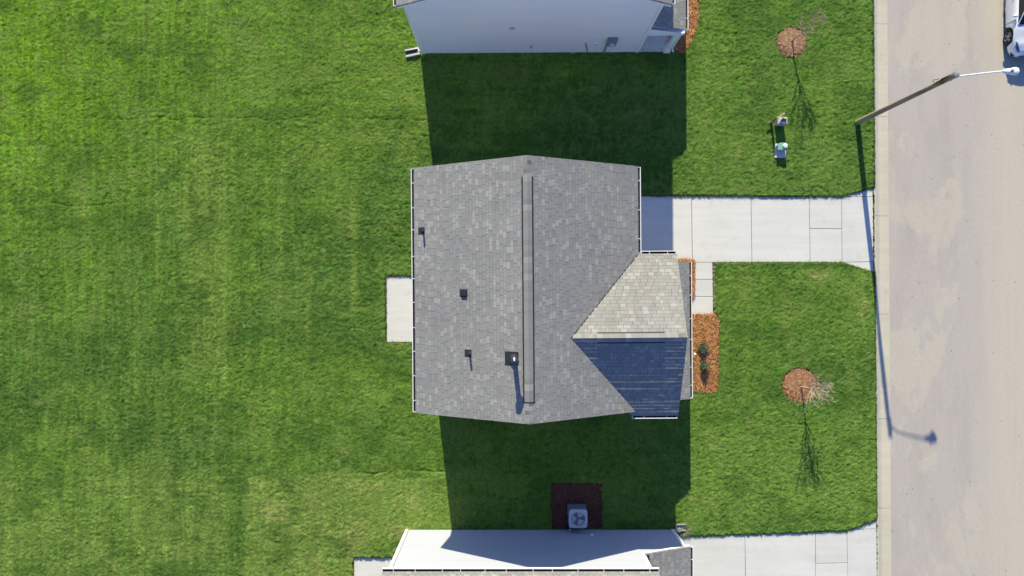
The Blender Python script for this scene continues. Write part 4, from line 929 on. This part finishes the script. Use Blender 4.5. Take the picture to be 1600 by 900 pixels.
b = W(658, 87); m = MB(); m.tube((0, 0, -.05), (.04, -.25, .28), .014, .010, 6); tag(m.build('marker_stake', M['bark'], loc=(b.x, b.y, 0)), 'thin leaning wooden marker stake by the lower left corner of the top house', 'stake')

# ------------------------------------------------------------------ parked car (facing down the picture)
carM = NT('white_car_paint'); carM.color((.80, .82, .84)); carM.rough(.25); carM.b.inputs['Coat Weight'].default_value = .6; carM.b.inputs['Specular IOR Level'].default_value = .5
PAINT = carM.m; tyreM = plain('tyre_rubber', (.02, .02, .022), .8); rimM = plain('alloy_rim', (.30, .31, .33), .3, metal=.8); tintM = plain('dark_car_glass', (.012, .013, .016), .06, spec=.6); lampM = plain('headlight_lens', (.10, .16, .26), .08, spec=.7)
car = empty('parked_car', (23.52, 10.55, -.105)); tag(car, 'white car parked on the road at the top right edge of the photo', 'car')
# local: +y goes to the rear, nose at y=0; half section w(y), z values
def lerpk(t, K):
    for (a, va), (b_, vb) in zip(K[:-1], K[1:]):
        if t <= b_: f = (t-a)/(b_-a); f = f*f*(3-2*f) if len(K) > 3 else f; return va+(vb-va)*f
    return K[-1][1]
LEN = 4.65; AX = (.90, 3.65); WR = .345
Wk = [(0, .58), (.12, .76), (.35, .86), (.8, .915), (1.4, .93), (3.4, .93), (4.1, .89), (4.5, .78), (4.65, .66)]
DZ = [(0, .60), (.15, .70), (.5, .80), (1.25, .93), (1.7, .96), (3.6, 1.0), (4.2, 1.02), (4.55, .98), (4.65, .80)]
stns = sorted(set([0, .04, .1, .18, .28] + [.28+.0 + k*.1 for k in range(1, 43)] + [4.55, 4.61, 4.65])); body = MB(); rows = []
for y in stns:
    if y > LEN: continue
    w = lerpk(y, Wk); dz = lerpk(y, DZ); low = .20 + (.10 if y < .05 or y > 4.6 else 0)
    arch = max([math.sqrt(max(0, (WR+.06)**2-(y-a_)**2))+WR if abs(y-a_) < WR+.06 else 0 for a_ in AX]); zl = max(low, arch)
    sh = dz-.10
    row = [(w-.03, zl)] + [(w + .015*math.sin(math.pi*t), zl+(sh-zl)*t) for t in (.2, .45, .7, .88)] + [(w-.025, sh+.01), (w-.075, dz-.035), (w-.15, dz-.008), (w*.62, dz+.018), (w*.35, dz+.03), (0, dz+.035)]
    rows.append((y, row))
def loft(mb, rows):
    for (y0, r0), (y1, r1) in zip(rows[:-1], rows[1:]):
        for k in range(len(r0)-1):
            for s in (1, -1):
                q = [(s*r0[k][0], y0, r0[k][1]), (s*r1[k][0], y1, r1[k][1]), (s*r1[k+1][0], y1, r1[k+1][1]), (s*r0[k+1][0], y0, r0[k+1][1])]
                mb.face(q if s < 0 else q[::-1])
loft(body, rows)
for y, row in (rows[0], rows[-1]):
    for s in (1, -1): body.face([(0, y, row[0][1])] + [(s*a_, y, z_) for a_, z_ in row])
body.build('body', PAINT, car, smooth=True)
ub = MB(); ub.box(-.74, .15, .16, .74, 4.5, .55); ub.build('underbody', M['black'], car)
# greenhouse: glass shell + roof + pillars
GH = [(1.25, .72, .93, .93), (1.55, .70, .93, 1.12), (1.95, .66, .93, 1.34), (2.15, .64, .93, 1.42), (2.6, .63, .93, 1.46), (3.2, .62, .93, 1.44), (3.55, .63, .93, 1.36), (3.9, .66, .93, 1.18), (4.15, .70, .93, 1.0)]
gl = MB(); rws = []
for y, wt, zb_, zt_ in GH:
    wb = .83; f = (zt_-zb_)/.53; wtt = wb+(wt-wb)*max(f, .0); rws.append((y, [(wb, zb_-.02), (wb-(wb-wtt)*.5, zb_+(zt_-zb_)*.5), (wtt, zt_-.02), (wtt*.9, zt_+.005), (wtt*.5, zt_+.02), (0, zt_+.025)]))
loft(gl, rws); gl.build('window', tintM, car, smooth=True)
rf_ = MB(); rrw = [(y, [(a_[0]+.008, a_[1]+.008) for a_ in row[2:]]) for y, row in rws if 2.1 <= y <= 3.3]; loft(rf_, rrw); rf_.build('car_roof', PAINT, car, smooth=True)
for s in (1, -1):
    pm = MB()
    ed = [(y, row[2]) for y, row in rws]
    for (y0, a0), (y1, a1) in zip(ed[:-1], ed[1:]): pm.tube((s*(a0[0]+.0), y0, a0[1]+.005), (s*(a1[0]+.0), y1, a1[1]+.005), .028, .028, 6, False)
    pm.build('pillar', PAINT, car, smooth=True)
    pm = MB(); pm.tube((s*.80, 2.55, .93), (s*.645, 2.62, 1.44), .03, .03, 6); pm.build('pillar', M['black'], car)
    mm = MB(); mm.lathe((0, 0, 0), [(.0, -.10), (.06, -.09), (.085, -.03), (.09, .05), (.07, .085), (0, .09)], 12, 'X'); mo = mm.build('mirror', PAINT, car, smooth=True, loc=(s*1.0, 1.62, .98)); mo.scale = (1.1, .8, .85)
    hl = MB(); P = [(.60, .10, .64), (.70, .14, .62), (.83, .32, .70), (.86, .56, .775), (.79, .50, .80), (.66, .22, .73)]
    hl.face([Vector((s*a_, y-.02, z_+.03)) for a_, y, z_ in P][::s]); ho = hl.build('headlight', lampM, car); so = ho.modifiers.new('solid', 'SOLIDIFY'); so.thickness = .03
    fl = MB(); fl.box(min(s*.66, s*.80), .03, .34, max(s*.66, s*.80), .20, .42, 0); fl.build('fog_lamp', M['black'], car, bevel=.02)
    dh = MB()
    for yy in (2.45, 3.25): dh.box(min(s*.93, s*.965), yy, .80, max(s*.93, s*.965), yy+.17, .83)
    dh.build('door_handle', PAINT, car, bevel=.008)
    sm = MB()
    for yy in (1.48, 2.62): sm.box(min(s*.92, s*.9515), yy, .28, max(s*.92, s*.9515), yy+.012, .90)
    sm.build('door_seam', M['black'], car)
    for ay in AX:
        wh = empty('wheel', (s*.80, ay, WR)); wh.parent = car
        t_ = MB(); t_.lathe((0, 0, 0), [(.235, -.10*1), (.30, -.11), (.335, -.09), (WR, -.05), (WR, .05), (.335, .09), (.30, .11), (.235, .10)], 36, 'X'); t_.build('tyre', tyreM, wh, smooth=True)
        r_ = MB(); r_.lathe((s*.085, 0, 0), [(.245, s*.015), (.235, s*.0), (.225, -s*.05), (.0, -s*.06)], 30, 'X')
        for k in range(5):
            a_ = 2*math.pi*k/5+.3
            for da in (-.16, .16): r_.tube((s*.085, .05*math.cos(a_), .05*math.sin(a_)), (s*.09, .232*math.cos(a_+da), .232*math.sin(a_+da)), .022, .016, 6)
        r_.lathe((s*.10, 0, 0), [(.05, -s*.05), (.05, s*.01), (.0, s*.015)], 14, 'X'); r_.build('rim', rimM, wh, smooth=True)
gr = MB(); gr.box(-.46, -.015, .36, .46, .03, .50); gr.box(-.36, -.02, .58, .36, .06, .655); gr.build('grille', M['black'], car, bevel=.015)
